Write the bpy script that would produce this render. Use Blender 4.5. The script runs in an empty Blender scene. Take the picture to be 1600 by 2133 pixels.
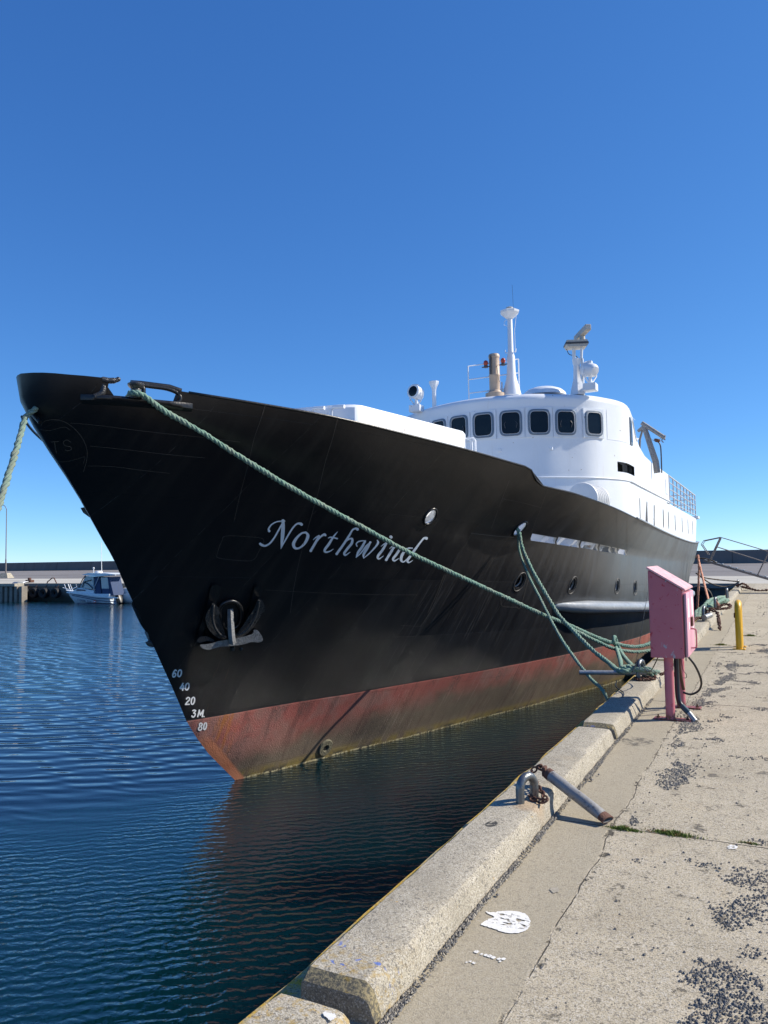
import bpy, bmesh, math, random
import numpy as np
from mathutils import Vector, Matrix, noise as mnoise
sc = bpy.context.scene
col = sc.collection
R = math.radians
random.seed(7)

# ------------------------------------------------------------------ camera
F, CX, CY = 1600.0, 800.0, 1066.5          # focal length in photo pixels, principal point
PITCH, YAW, ROLL = R(3.4575), R(26.824), R(0.93)
CAMLOC = Vector((0, 0, 1.6))
fh = Vector((-math.sin(YAW), math.cos(YAW), 0)); rt = Vector((math.cos(YAW), math.sin(YAW), 0)); ZZ = Vector((0, 0, 1))
FW = fh*math.cos(PITCH)+ZZ*math.sin(PITCH); UP0 = ZZ*math.cos(PITCH)-fh*math.sin(PITCH)
cR, sR = math.cos(ROLL), math.sin(ROLL)
CAMX = rt*cR-UP0*sR; CAMD = -rt*sR-UP0*cR
cam = bpy.data.objects.new('camera', bpy.data.cameras.new('camera'))
cam.data.sensor_fit = 'VERTICAL'; cam.data.sensor_height = 24.0; cam.data.lens = F/2133*24.0
cam.data.clip_start = 0.05; cam.data.clip_end = 6000
m = Matrix.Identity(4)
for i in range(3):
    m[i][0] = CAMX[i]; m[i][1] = -CAMD[i]; m[i][2] = -FW[i]; m[i][3] = CAMLOC[i]
cam.matrix_world = m
col.objects.link(cam); sc.camera = cam

# ------------------------------------------------------------------ light
SUN = Vector((1.1, 0.72, 1.0)).normalized()
w = bpy.data.worlds.new("World"); sc.world = w; w.use_nodes = True
nt = w.node_tree; bg = nt.nodes['Background']
sky = nt.nodes.new('ShaderNodeTexSky'); sky.sky_type = 'NISHITA'; sky.sun_disc = False
sky.sun_elevation = math.asin(SUN.z); sky.sun_rotation = math.atan2(SUN.x, SUN.y)
sky.altitude = 0; sky.air_density = 0.5; sky.dust_density = 0.0; sky.ozone_density = 8.0
# deeper, more saturated blue of a very clear day (per channel grade of the physical sky)
_sp = nt.nodes.new('ShaderNodeSeparateColor'); _cb = nt.nodes.new('ShaderNodeCombineColor'); nt.links.new(sky.outputs[0], _sp.inputs[0])
for _i, (_a, _g) in enumerate(((1.34, 1.03), (1.25, .81), (1.28, .60))):
    _p = nt.nodes.new('ShaderNodeMath'); _p.operation = 'POWER'; nt.links.new(_sp.outputs[_i], _p.inputs[0]); _p.inputs[1].default_value = _g
    _m = nt.nodes.new('ShaderNodeMath'); _m.operation = 'MULTIPLY'; nt.links.new(_p.outputs[0], _m.inputs[0]); _m.inputs[1].default_value = _a/1.414*0.12**_g/0.12
    nt.links.new(_m.outputs[0], _cb.inputs[_i])
nt.links.new(_cb.outputs[0], bg.inputs[0]); bg.inputs[1].default_value = 0.12
sl = bpy.data.lights.new('sun', 'SUN'); sl.energy = 4.7; sl.angle = R(0.53); sl.color = (1.0, 0.925, 0.80)
so = bpy.data.objects.new('sun', sl); so.rotation_euler = SUN.to_track_quat('Z', 'Y').to_euler(); so.location = (20, 10, 30); col.objects.link(so)
sc.view_settings.view_transform = 'Standard'; sc.view_settings.look = 'None'
sc.view_settings.exposure = 0.5; sc.view_settings.gamma = 1.0
sc.cycles.max_bounces = 8

# ------------------------------------------------------------------ survey helpers (read positions from the calibrated camera)
def ray(p): return FW*F+CAMX*(p[0]-CX)+CAMD*(p[1]-CY)
def atz(p, z):
    d = ray(p); return CAMLOC+d*((z-CAMLOC.z)/d.z)
def atx(p, x):
    d = ray(p); return CAMLOC+d*((x-CAMLOC.x)/d.x)
def aty(p, y):
    d = ray(p); return CAMLOC+d*((y-CAMLOC.y)/d.y)

# ------------------------------------------------------------------ object helpers
def tag(o, label=None, cat=None, group=None, kind=None):
    if label: o['label'] = label
    if cat: o['category'] = cat
    if group: o['group'] = group
    if kind: o['kind'] = kind
    return o
def thing(name, label, cat, loc, group=None):
    o = bpy.data.objects.new(name, None); o.location = loc; o.empty_display_size = .2
    col.objects.link(o); return tag(o, label, cat, group)
def wloc(o):
    v = Vector(o.location)
    while o.parent: o = o.parent; v += Vector(o.location)
    return v
def obj(name, bm, mat, parent=None, smooth=None, origin=None, recalc=True):
    """world-space bmesh -> one mesh object; its origin at `origin` or its lower centre"""
    if recalc: bmesh.ops.recalc_face_normals(bm, faces=bm.faces)
    me = bpy.data.meshes.new(name)
    if origin is None and len(bm.verts):
        xs = [v.co for v in bm.verts]
        lo = Vector([min(c[i] for c in xs) for i in range(3)]); hi = Vector([max(c[i] for c in xs) for i in range(3)])
        origin = Vector(((lo.x+hi.x)/2, (lo.y+hi.y)/2, lo.z))
    origin = Vector(origin)
    bmesh.ops.translate(bm, verts=bm.verts, vec=-origin)
    bm.to_mesh(me); bm.free()
    for mt in (mat if isinstance(mat, (list, tuple)) else [mat]): me.materials.append(mt)
    o = bpy.data.objects.new(name, me); col.objects.link(o)
    if parent: o.parent = parent; o.location = origin-wloc(parent)
    else: o.location = origin
    if smooth is not None:
        me.shade_smooth()
        if smooth < 179: me.set_sharp_from_angle(angle=R(smooth))
    return o
def copy_tree(o, parent=None, delta=None):
    c = o.copy(); col.objects.link(c); c.parent = parent
    if delta is not None: c.location = Vector(o.location)+Vector(delta)
    for ch in o.children: copy_tree(ch, c)
    return c

def B(): return bmesh.new()
def box(bm, lo, hi, bevel=0, mi=0, M=None):
    lo = Vector(lo); hi = Vector(hi)
    r = bmesh.ops.create_cube(bm, size=1.0)
    vs = r['verts']
    for v in vs:
        v.co = Vector((lo[i]+(v.co[i]+.5)*(hi[i]-lo[i]) for i in range(3)))
    fs = list({f for v in vs for f in v.link_faces})
    for f in fs: f.material_index = mi
    if bevel:
        es = list({e for v in vs for e in v.link_edges})
        r2 = bmesh.ops.bevel(bm, geom=es, offset=bevel, segments=2, affect='EDGES', profile=.5)
        vs = list({v for f in r2['faces'] for v in f.verts} | {v for v in vs if v.is_valid})
        for f in r2['faces']: f.material_index = mi
    if M is not None:
        bmesh.ops.transform(bm, matrix=M, verts=vs)
    return vs
def frame_axes(path):
    """parallel-transport frames along a path"""
    P = [Vector(p) for p in path]; n = len(P); T = []
    for i in range(n):
        a = P[max(i-1, 0)]; b = P[min(i+1, n-1)]; t = (b-a)
        T.append(t.normalized() if t.length > 1e-9 else Vector((0, 0, 1)))
    u = T[0].orthogonal().normalized(); fr = []
    for i in range(n):
        u = (u-T[i]*u.dot(T[i]))
        u = u.normalized() if u.length > 1e-6 else T[i].orthogonal().normalized()
        fr.append((P[i], T[i], u, T[i].cross(u)))
    return fr
def tube(bm, path, r, seg=10, caps=True, closed=False, flat=None, mi=0):
    """swept round tube; r number or list; flat=(vector, ratio) squashes along vector"""
    fr = frame_axes(path); n = len(fr); rings = []
    for i, (p, t, u, v) in enumerate(fr):
        rr = r[i] if isinstance(r, (list, tuple)) else r
        ring = []
        for k in range(seg):
            a = 2*math.pi*k/seg; d = (u*math.cos(a)+v*math.sin(a))*rr
            if flat: ax = Vector(flat[0]); d = d-ax*d.dot(ax)*(1-flat[1])
            ring.append(bm.verts.new(p+d))
        rings.append(ring)
    def q(a, b):
        for k in range(seg):
            f = bm.faces.new((a[k], a[(k+1) % seg], b[(k+1) % seg], b[k])); f.material_index = mi
    for i in range(n-1): q(rings[i], rings[i+1])
    if closed:
        # match best rotation
        a, b = rings[-1], rings[0]
        s = min(range(seg), key=lambda s: (a[0].co-b[s].co).length)
        q(a, b[s:]+b[:s])
    elif caps:
        for ring in (rings[0][::-1], rings[-1]):
            f = bm.faces.new(ring); f.material_index = mi
def cyl(bm, a, b, r, r2=None, seg=16, mi=0): tube(bm, [a, b], [r, r if r2 is None else r2], seg, mi=mi)
def lathe(bm, prof, c, axis=(0, 0, 1), seg=24, mi=0, caps=True):
    """prof: (radius, height along axis)"""
    ax = Vector(axis).normalized(); u = ax.orthogonal().normalized(); v = ax.cross(u); c = Vector(c); rings = []
    for r, h in prof:
        rings.append([bm.verts.new(c+ax*h+(u*math.cos(2*math.pi*k/seg)+v*math.sin(2*math.pi*k/seg))*max(r, 1e-4)) for k in range(seg)])
    for a, b in zip(rings, rings[1:]):
        for k in range(seg):
            f = bm.faces.new((a[k], a[(k+1) % seg], b[(k+1) % seg], b[k])); f.material_index = mi
    if caps:
        f = bm.faces.new(rings[0][::-1]); f.material_index = mi
        f = bm.faces.new(rings[-1]); f.material_index = mi
def prism(bm, poly, off, mi=0):
    """poly: list of 3D points (planar), extruded by vector off"""
    off = Vector(off); a = [bm.verts.new(Vector(p)) for p in poly]; b = [bm.verts.new(Vector(p)+off) for p in poly]; n = len(a)
    fs = [bm.faces.new(a[::-1]), bm.faces.new(b)]
    for i in range(n): fs.append(bm.faces.new((a[i], a[(i+1) % n], b[(i+1) % n], b[i])))
    for f in fs: f.material_index = mi
    return fs
def catmull(pts, n=8, closed=False):
    P = [np.array(p, float) for p in pts]; out = []; N = len(P)
    rng = range(N if closed else N-1)
    for i in rng:
        p0 = P[(i-1) % N] if closed or i > 0 else P[0]*2-P[1]
        p1 = P[i]; p2 = P[(i+1) % N]
        p3 = P[(i+2) % N] if closed or i+2 < N else P[-1]*2-P[-2]
        for k in range(n):
            t = k/n
            out.append(.5*((2*p1)+(-p0+p2)*t+(2*p0-5*p1+4*p2-p3)*t*t+(-p0+3*p1-3*p2+p3)*t**3))
    if not closed: out.append(P[-1])
    return [tuple(o) for o in out]
def resample(path, step):
    P = [Vector(p) for p in path]; out = [P[0]]; acc = 0
    for a, b in zip(P, P[1:]):
        L = (b-a).length
        if L < 1e-9: continue
        d = step-acc
        while d <= L: out.append(a+(b-a)*(d/L)); d += step
        acc = L-(d-step)
    if (out[-1]-P[-1]).length > step*.3: out.append(P[-1])
    return out
def rope(bm, path, r, pitch=None, fuzz=.26, seg=7, strands=3):
    """laid rope: helical strands round the path"""
    pitch = pitch or r*5; P = resample(path, max(pitch/9, .006)); fr = frame_axes(P); s = 0; L = []
    for i in range(len(P)):
        if i: s += (P[i]-P[i-1]).length
        L.append(s)
    for k in range(strands):
        pts = []; rad = []
        for i, (p, t, u, v) in enumerate(fr):
            a = 2*math.pi*(L[i]/pitch+k/strands); lo_ = mnoise.noise(p*3.1)*.16; pts.append(p+(u*math.cos(a)+v*math.sin(a))*r*.44*(1+random.uniform(-fuzz, fuzz)*.8)); rad.append(r*.60*(1+lo_+random.uniform(-fuzz, fuzz)))
        tube(bm, pts, rad, seg)
def bezier_sag(a, b, sag, n=24):
    a = Vector(a); b = Vector(b)
    return [a.lerp(b, i/n)-Vector((0, 0, sag*4*(i/n)*(1-i/n))) for i in range(n+1)]
def chain(bm, path, L=.05, r=.006, seg=6):
    """links along a path"""
    P = resample(path, L*.72); fr = frame_axes(P)
    for i, (p, t, u, v) in enumerate(fr):
        w = u if i % 2 else v; c = []
        for k in range(12):
            a = 2*math.pi*k/12
            c.append(p+t*(math.cos(a)*(L*.5-r)) + w*(math.sin(a)*L*.3))
        tube(bm, c, r, seg, closed=True)

# ------------------------------------------------------------------ node helpers
class G:
    def __init__(s, name):
        s.m = bpy.data.materials.new(name); s.m.use_nodes = True; s.t = s.m.node_tree; s.n = s.t.nodes
        s.b = s.n['Principled BSDF']; s.out = s.n['Material Output']
    def node(s, ty, **kw):
        nd = s.n.new(ty)
        for k, v in kw.items(): setattr(nd, k, v)
        return nd
    def put(s, sock, v):
        if isinstance(v, bpy.types.NodeSocket): s.t.links.new(v, sock)
        elif isinstance(v, (tuple, list)) and len(v) == 3 and sock.type == 'RGBA': sock.default_value = (*v, 1)
        elif v is not None: sock.default_value = v
    def math(s, op, a, b=None, c=None, clamp=False):
        nd = s.node('ShaderNodeMath', operation=op, use_clamp=clamp); s.put(nd.inputs[0], a)
        if b is not None: s.put(nd.inputs[1], b)
        if c is not None: s.put(nd.inputs[2], c)
        return nd.outputs[0]
    def pos(s, obj=False):
        if obj: return s.node('ShaderNodeTexCoord').outputs['Object']
        return s.node('ShaderNodeNewGeometry').outputs['Position']
    def map(s, v, scale=(1, 1, 1), rot=(0, 0, 0), loc=(0, 0, 0)):
        nd = s.node('ShaderNodeMapping'); s.put(nd.inputs[0], v); nd.inputs[1].default_value = loc; nd.inputs[2].default_value = rot; nd.inputs[3].default_value = scale
        return nd.outputs[0]
    def sep(s, v):
        nd = s.node('ShaderNodeSeparateXYZ'); s.put(nd.inputs[0], v); return nd.outputs
    def noise(s, v, scale, detail=4, rough=.55, dist=0.0, fac=True):
        nd = s.node('ShaderNodeTexNoise'); s.put(nd.inputs['Vector'], v); nd.inputs['Scale'].default_value = scale
        nd.inputs['Detail'].default_value = detail; nd.inputs['Roughness'].default_value = rough; nd.inputs['Distortion'].default_value = dist
        return nd.outputs[0] if fac else nd.outputs[1]
    def voro(s, v, scale, feat='F1', out=0):
        nd = s.node('ShaderNodeTexVoronoi', feature=feat); s.put(nd.inputs['Vector'], v); nd.inputs['Scale'].default_value = scale
        return nd.outputs[out]
    def wave(s, v, scale, dist=0, detail=2, dscale=1, dir='X'):
        nd = s.node('ShaderNodeTexWave', bands_direction=dir); s.put(nd.inputs['Vector'], v); nd.inputs['Scale'].default_value = scale
        nd.inputs['Distortion'].default_value = dist; nd.inputs['Detail'].default_value = detail; nd.inputs['Detail Scale'].default_value = dscale
        return nd.outputs[1]
    def ramp(s, v, stops, interp='LINEAR'):
        nd = s.node('ShaderNodeValToRGB'); s.put(nd.inputs[0], v); cr = nd.color_ramp; cr.interpolation = interp
        while len(cr.elements) < len(stops): cr.elements.new(.5)
        for e, (p, c) in zip(cr.elements, stops):
            e.position = p; e.color = (c, c, c, 1) if isinstance(c, (int, float)) else (*c, 1)
        return nd.outputs[0]
    def step(s, v, a, b):  # smooth 0..1 between a and b
        nd = s.node('ShaderNodeMapRange', interpolation_type='SMOOTHSTEP'); s.put(nd.inputs[0], v); nd.inputs[1].default_value = a; nd.inputs[2].default_value = b
        return nd.outputs[0]
    def mix(s, f, a, b, mode='MIX'):
        nd = s.node('ShaderNodeMix', data_type='RGBA', blend_type=mode); s.put(nd.inputs[0], f); s.put(nd.inputs[6], a); s.put(nd.inputs[7], b); return nd.outputs[2]
    def bump(s, h, dist=.01, strength=1.0, normal=None):
        nd = s.node('ShaderNodeBump'); s.put(nd.inputs['Height'], h); nd.inputs['Distance'].default_value = dist; nd.inputs['Strength'].default_value = strength
        if normal is not None: s.put(nd.inputs['Normal'], normal)
        return nd.outputs[0]
    def fin(s, color=None, rough=None, metal=None, normal=None, spec=None, coat=None):
        i = s.b.inputs
        if color is not None: s.put(i['Base Color'], color)
        if rough is not None: s.put(i['Roughness'], rough)
        if metal is not None: s.put(i['Metallic'], metal)
        if normal is not None: s.put(i['Normal'], normal)
        if spec is not None: s.put(i['Specular IOR Level'], spec)
        if coat is not None: s.put(i['Coat Weight'], coat)
        return s.m
def paint(name, c, rough=.45, var=.12, scale=6, bumpd=.002, bscale=30, metal=0, dirt=None, dirt_amt=.5, dscale=8, dlo=.55, dhi=.75):
    g = G(name); p = g.pos(); n = g.noise(p, scale, 5)
    cc = g.mix(n, tuple(x*(1-var) for x in c), tuple(min(1, x*(1+var)) for x in c))
    if dirt:
        d = g.noise(p, dscale, 8, .65); cc = g.mix(g.math('MULTIPLY', g.step(d, dlo, dhi), dirt_amt), cc, dirt)
    b = g.bump(g.noise(p, bscale, 4), bumpd)
    return g.fin(cc, g.math('ADD', g.math('MULTIPLY', n, .2), rough-.1), metal, b)
# ------------------------------------------------------------------ materials
def mk_concrete(name, base=(.40, .36, .29), fine=True, joints=False, kerb=False):
    g = G(name); p = g.pos(); x, y, z = g.sep(p)
    big = g.noise(p, .9, 5, .6); mid = g.noise(p, 7, 6, .6); grain = g.noise(p, 170, 3, .7); ag = g.voro(p, 95)
    c = g.mix(big, tuple(v*.80 for v in base), tuple(min(1, v*1.15) for v in base))
    c = g.mix(g.math('MULTIPLY', g.step(mid, .42, .7), .45), c, tuple(v*.66 for v in base))
    c = g.mix(g.math('MULTIPLY', g.step(g.noise(p, 2.3, 4, .6), .58, .72), .3), c, (.50, .38, .22))
    cell = g.node('ShaderNodeSeparateColor'); g.put(cell.inputs[0], g.voro(p, 190, out=1)); cv_ = cell.outputs[0]; cell2 = g.node('ShaderNodeSeparateColor'); g.put(cell2.inputs[0], g.voro(p, 90, out=1))
    c = g.mix(g.math('MULTIPLY', g.step(cv_, .72, .9), .55), c, (.66, .62, .54)); c = g.mix(g.math('MULTIPLY', g.step(cv_, .24, .12), .6), c, (.13, .12, .105))
    c = g.mix(g.math('MULTIPLY', g.step(cell2.outputs[1], .93, .96), .6), c, (.09, .085, .08))
    c = g.mix(g.math('MULTIPLY', g.step(grain, .46, .38), .75), c, (.13, .12, .105))
    c = g.mix(g.math('MULTIPLY', g.step(grain, .60, .70), .6), c, (.68, .64, .56))
    c = g.mix(g.math('MULTIPLY', g.step(g.noise(p, 420, 2, .6), .62, .74), .35), c, (.08, .08, .08))
    h = g.math('ADD', g.math('MULTIPLY', grain, .5), g.math('MULTIPLY', mid, .8))
    st = g.step(g.noise(p, 1.1, 7, .68, .4), .50, .66); c = g.mix(g.math('MULTIPLY', st, .40), c, tuple(v*.60 for v in base))
    if kerb:
        near = g.step(y, 2.80, 2.46); near2 = g.step(g.math('ABSOLUTE', g.math('SUBTRACT', y, 2.56)), .14, .05)
        c = g.mix(g.math('MULTIPLY', near, g.math('MULTIPLY', g.step(g.noise(p, 34, 5, .7), .50, .62), .6)), c, (.40, .26, .05))
        c = g.mix(g.math('MULTIPLY', near2, g.step(g.noise(p, 15, 4, .6, .6), .60, .64)), c, (.13, .19, .45))
        c = g.mix(g.math('MULTIPLY', g.step(g.noise(p, 6, 6, .65), .60, .68), .45), c, (.20, .175, .13))
        c = g.mix(g.math('MULTIPLY', g.step(g.noise(p, 30, 5, .7), .68, .71), .6), c, (.62, .36, .05))
        tar = g.math('ADD', g.math('POWER', g.math('MULTIPLY', g.math('ADD', x, 1.455), 30), 2), g.math('POWER', g.math('MULTIPLY', g.math('SUBTRACT', y, 4.13), 18), 2))
        c = g.mix(g.math('MULTIPLY', g.step(tar, 1.2, .7), g.step(g.noise(p, 40, 4), .38, .46)), c, (.06, .058, .055))
        rs = g.math('ADD', g.math('POWER', g.math('MULTIPLY', g.math('ADD', x, 1.37), 11), 2), g.math('POWER', g.math('MULTIPLY', g.math('SUBTRACT', y, 4.56), 7), 2))
        c = g.mix(g.math('MULTIPLY', g.step(rs, 1.2, .3), .35), c, (.46, .27, .12))
    if joints:
        wob = g.math('MULTIPLY', g.math('SUBTRACT', g.noise(p, 1.7, 5, .6), .5), .10)
        # smoother strip beside the kerb
        strip = g.step(g.math('ADD', x, wob), -.90, -.925)
        sm = g.mix(mid, (.29, .25, .18), (.42, .37, .27))
        c = g.mix(g.math('MULTIPLY', strip, .60), c, sm)
        def line(coord, at, wd, amp=1.0):
            d = g.math('ABSOLUTE', g.math('SUBTRACT', g.math('ADD', coord, g.math('MULTIPLY', wob, amp)), at))
            return g.step(d, wd, wd*.35)
        l = g.math('MULTIPLY', line(x, -.905, .004), g.step(g.noise(p, 5, 4), .40, .52))
        wide = g.math('MULTIPLY', line(x, -.90, .03, 1.4), g.step(g.noise(p, 9, 6, .7), .55, .62))
        l = g.math('MAXIMUM', l, wide)
        for yy in (4.72, 8.9, 13.6, 18.5, 23.2, 27.9, 32.6, 37.4): l = g.math('MAXIMUM', l, line(y, yy, .007 if yy < 6 else .012, .5))
        l = g.math('MAXIMUM', l, g.math('MULTIPLY', line(x, 1.3, .012, .3), 1.0))
        c = g.mix(g.math('MULTIPLY', l, .85), c, (.05, .046, .04))
        h = g.math('SUBTRACT', h, g.math('MULTIPLY', l, 2.5))
        # rough broken band and weathered pits
        pit = g.math('MULTIPLY', g.step(g.noise(p, 5.0, 9, .72), .60, .66), g.step(g.math('ADD', x, wob), -.86, -.70))
        c = g.mix(g.math('MULTIPLY', pit, .7), c, (.12, .11, .10)); h = g.math('SUBTRACT', h, g.math('MULTIPLY', pit, 1.2))
        # far away weathering drawn out in bands along x
        pm = g.map(p, (.35, 2.2, 1)); band = g.math('MULTIPLY', g.step(g.noise(pm, 1.6, 8, .7), .55, .68), g.step(y, 6, 12))
        c = g.mix(g.math('MULTIPLY', band, .26), c, (.16, .145, .125))
    return g.fin(c, .9, 0, g.bump(g.math('ADD', h, g.math('MULTIPLY', cv_, .4)), .006), .25)
M = {}
M['pave'] = mk_concrete('quay_concrete', (.53, .455, .325), joints=True)
M['kerb'] = mk_concrete('kerb_concrete', (.46, .41, .315), kerb=True)
g = G('kerb_lichen'); p = g.pos(); x, y, z = g.sep(p)
n1 = g.noise(p, 60, 5, .7); n2 = g.noise(p, 9, 6, .65)
c = g.mix(n2, (.34, .29, .17), (.46, .38, .22)); c = g.mix(g.math('MULTIPLY', g.step(n2, .42, .54), g.step(n1, .36, .52)), c, (.50, .32, .05)); c = g.mix(g.step(g.noise(p, 130, 3), .56, .66), c, (.08, .07, .05))
M['lichen'] = g.fin(c, .95, 0, g.bump(n1, .006), .2)
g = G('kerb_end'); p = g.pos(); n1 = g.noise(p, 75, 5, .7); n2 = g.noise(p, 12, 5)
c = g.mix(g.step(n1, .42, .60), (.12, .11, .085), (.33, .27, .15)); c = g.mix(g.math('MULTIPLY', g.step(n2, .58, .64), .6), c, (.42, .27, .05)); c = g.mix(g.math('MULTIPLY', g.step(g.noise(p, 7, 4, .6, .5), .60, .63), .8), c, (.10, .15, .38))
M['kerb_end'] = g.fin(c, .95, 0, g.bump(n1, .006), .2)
g = G('quay_wall_concrete'); p = g.pos(); x, y, z = g.sep(p); n2 = g.noise(g.map(p, (1, 1, .3)), 2, 6, .6)
c = g.mix(n2, (.16, .15, .13), (.30, .28, .24)); c = g.mix(g.step(z, -.5, -1.3), c, (.035, .04, .03))
M['qwall'] = g.fin(c, .9, 0, g.bump(n2, .03))
g = G('far_apron_surface'); p = g.pos(); x, y, z = g.sep(p)
n = g.noise(g.map(p, (.05, .9, 1)), 1.0, 6, .65); n2 = g.noise(p, .5, 6)
asph = g.mix(g.step(n, .40, .62), (.155, .145, .14), (.27, .25, .235)); conc = g.mix(g.step(n, .35, .65), (.36, .34, .29), (.56, .53, .46))
M['apron'] = g.fin(g.mix(g.step(y, 57.8, 58.2), conc, asph), .9, 0, None, .2)
g = G('breakwater_concrete'); p = g.pos(); n = g.noise(g.map(p, (1, 1, .15)), .6, 6, .65); x, y, z = g.sep(p)
seam = g.step(g.math('ABSOLUTE', g.math('SUBTRACT', g.math('FRACT', g.math('MULTIPLY', x, .09)), .5)), .012, .004)
c = g.mix(n, (.10, .088, .082), (.20, .182, .168)); c = g.mix(g.math('MULTIPLY', seam, .5), c, (.03, .03, .03))
M['bwall'] = g.fin(c, .9, 0, None, .2)
# water
g = G('harbour_water'); p = g.pos()
ang = YAW
pr = g.map(p, (1, 1, 1), (0, 0, -ang))             # crests roughly across the view
X, Y, Z_ = g.sep(pr)
dist = g.noise(g.map(pr, (.25, .55, 1)), .35, 3, .5)
edge = g.math('ADD', Y, g.math('MULTIPLY', X, .22))
fine = g.step(g.math('ADD', edge, g.math('MULTIPLY', g.math('SUBTRACT', dist, .5), 2.2)), 8.6, 6.6)
far = g.step(Y, 22, 40)
def bands(rot, lam, dist_, dsc, det=2):
    nd = g.node('ShaderNodeTexWave', bands_direction='Y', wave_profile='SIN'); g.put(nd.inputs['Vector'], g.map(pr, (1, 1, 1), (0, 0, R(rot)))); nd.inputs['Scale'].default_value = .314/lam
    nd.inputs['Distortion'].default_value = dist_; nd.inputs['Detail'].default_value = det; nd.inputs['Detail Scale'].default_value = dsc; nd.inputs['Detail Roughness'].default_value = .5
    return nd.outputs[1]
swell = g.math('ADD', g.math('MULTIPLY', bands(-9, .42, 7, .55), .0095), g.math('MULTIPLY', bands(12, .25, 7, .9), .0042))
r1 = bands(-11, .135, 5.5, 1.9); r2 = bands(13, .08, 6, 3.0); r3 = g.noise(g.map(pr, (.8, 1.8, 1)), 20, 2, .5)
amp = g.noise(pr, .55, 2); w4 = g.noise(g.map(pr, (.45, 1.2, 1), (0, 0, R(5))), 3.2, 4, .6)
shel = g.math('MULTIPLY', g.step(g.sep(p)[0], -7.6, -6.2), .60)
fm = g.math('MULTIPLY', g.math('ADD', g.math('MULTIPLY', g.math('MAXIMUM', fine, shel), .94), .05), g.math('ADD', .45, amp))
wx_ = g.sep(p)[0]; lee = g.math('ADD', .14, g.math('MULTIPLY', g.step(wx_, -6.3, -8.2), .86))   # sheltered strip between hull and quay
h = g.math('MULTIPLY', g.math('MULTIPLY', swell, lee), g.math('ADD', .10, g.math('MULTIPLY', g.step(Y, 7.5, 12), .90)))
h = g.math('ADD', h, g.math('MULTIPLY', fm, g.math('ADD', g.math('MULTIPLY', r1, .0060), g.math('ADD', g.math('MULTIPLY', r2, .0020), g.math('MULTIPLY', r3, .0022)))))
h = g.math('ADD', h, g.math('MULTIPLY', g.math('MULTIPLY', w4, .05), g.math('MULTIPLY', far, lee)))
M['water'] = g.fin((.0010, .0165, .0240), .06, 0, g.bump(h, 1.0), .5); g.b.subsurface_method = 'BURLEY'; g.b.inputs['Subsurface Weight'].default_value = 1.0; g.b.inputs['Subsurface Radius'].default_value = (1.0, 1.2, 1.2); g.b.inputs['Subsurface Scale'].default_value = 2.5; g.b.inputs['IOR'].default_value = 1.52
# ship paints
g = G('hull_paint'); p = g.pos(); x, y, z = g.sep(p)
cyz = g.node('ShaderNodeCombineXYZ'); g.put(cyz.inputs[0], g.math('SUBTRACT', y, g.math('MULTIPLY', z, .06))); g.put(cyz.inputs[2], z); yz = cyz.outputs[0]
streak = g.noise(g.map(yz, (1, 1, .12)), 5.5, 6, .65); streak2 = g.noise(g.map(yz, (1, 1, .06)), 16, 4, .6)
fq_ = g.math('MULTIPLY', g.math('SUBTRACT', y, g.math('MULTIPLY', z, .35)), .95)
blk = g.mix(g.step(streak, .45, .75), (.0045, .0045, .0065), (.013, .0125, .013))
aft_grey = g.step(y, 10.5, 19.5)                          # greyer aft: weathering amidships, reflected sheen painted in toward the stern
grey = g.mix(g.step(streak, .35, .68), (.022, .023, .025), (.085, .089, .096))
aft = g.step(g.math('ADD', y, g.math('MULTIPLY', g.noise(p, 1.2, 4), 1.5)), 15.5, 19.5)
grey = g.mix(g.math('MULTIPLY', aft, .8), grey, g.mix(streak2, (.085, .11, .125), (.23, .275, .30)))  # blue-grey grazing sheen put into the colour of the aft plating
upper = g.step(z, .2, 1.4)
blk = g.mix(g.math('MULTIPLY', aft_grey, g.math('ADD', g.math('MULTIPLY', upper, .55), .25)), blk, grey)
pale = g.math('MULTIPLY', g.step(streak2, .64, .72), g.math('MULTIPLY', g.step(y, 8.5, 13), .30))
blk = g.mix(pale, blk, (.22, .21, .20))
n = g.noise(p, 3.2, 8, .68); n3 = g.noise(p, 1.3, 6, .6)
red = g.mix(n, (.25, .065, .050), (.40, .11, .088))
red = g.mix(g.step(n3, .46, .62), red, g.mix(n, (.20, .085, .065), (.36, .17, .14)))
fadew = g.step(g.math('ADD', z, g.math('ADD', g.math('MULTIPLY', g.math('SUBTRACT', n3, .5), .9), g.math('MULTIPLY', g.step(y, 8.5, 12.5), -.26))), -.80, -1.24)
olive = g.mix(n, (.07, .062, .045), (.18, .155, .105))
red = g.mix(g.math('MULTIPLY', fadew, .92), red, olive)
red = g.mix(g.math('MULTIPLY', g.step(z, -1.26, -1.40), g.step(g.noise(p, 4, 5), .3, .55)), red, (.20, .15, .035))
red = g.mix(g.math('MULTIPLY', g.step(z, -1.34, -1.42), g.step(n, .45, .6)), red, (.03, .03, .02))
dr = g.math('MULTIPLY', g.step(streak2, .66, .74), .35); red = g.mix(dr, red, (.42, .30, .27)); red = g.mix(g.math('MULTIPLY', g.step(streak, .52, .66), .45), red, (.075, .035, .03)); red = g.mix(g.math('MULTIPLY', g.step(g.noise(p, 40, 6, .7), .58, .68), .4), red, (.10, .045, .035))
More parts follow.
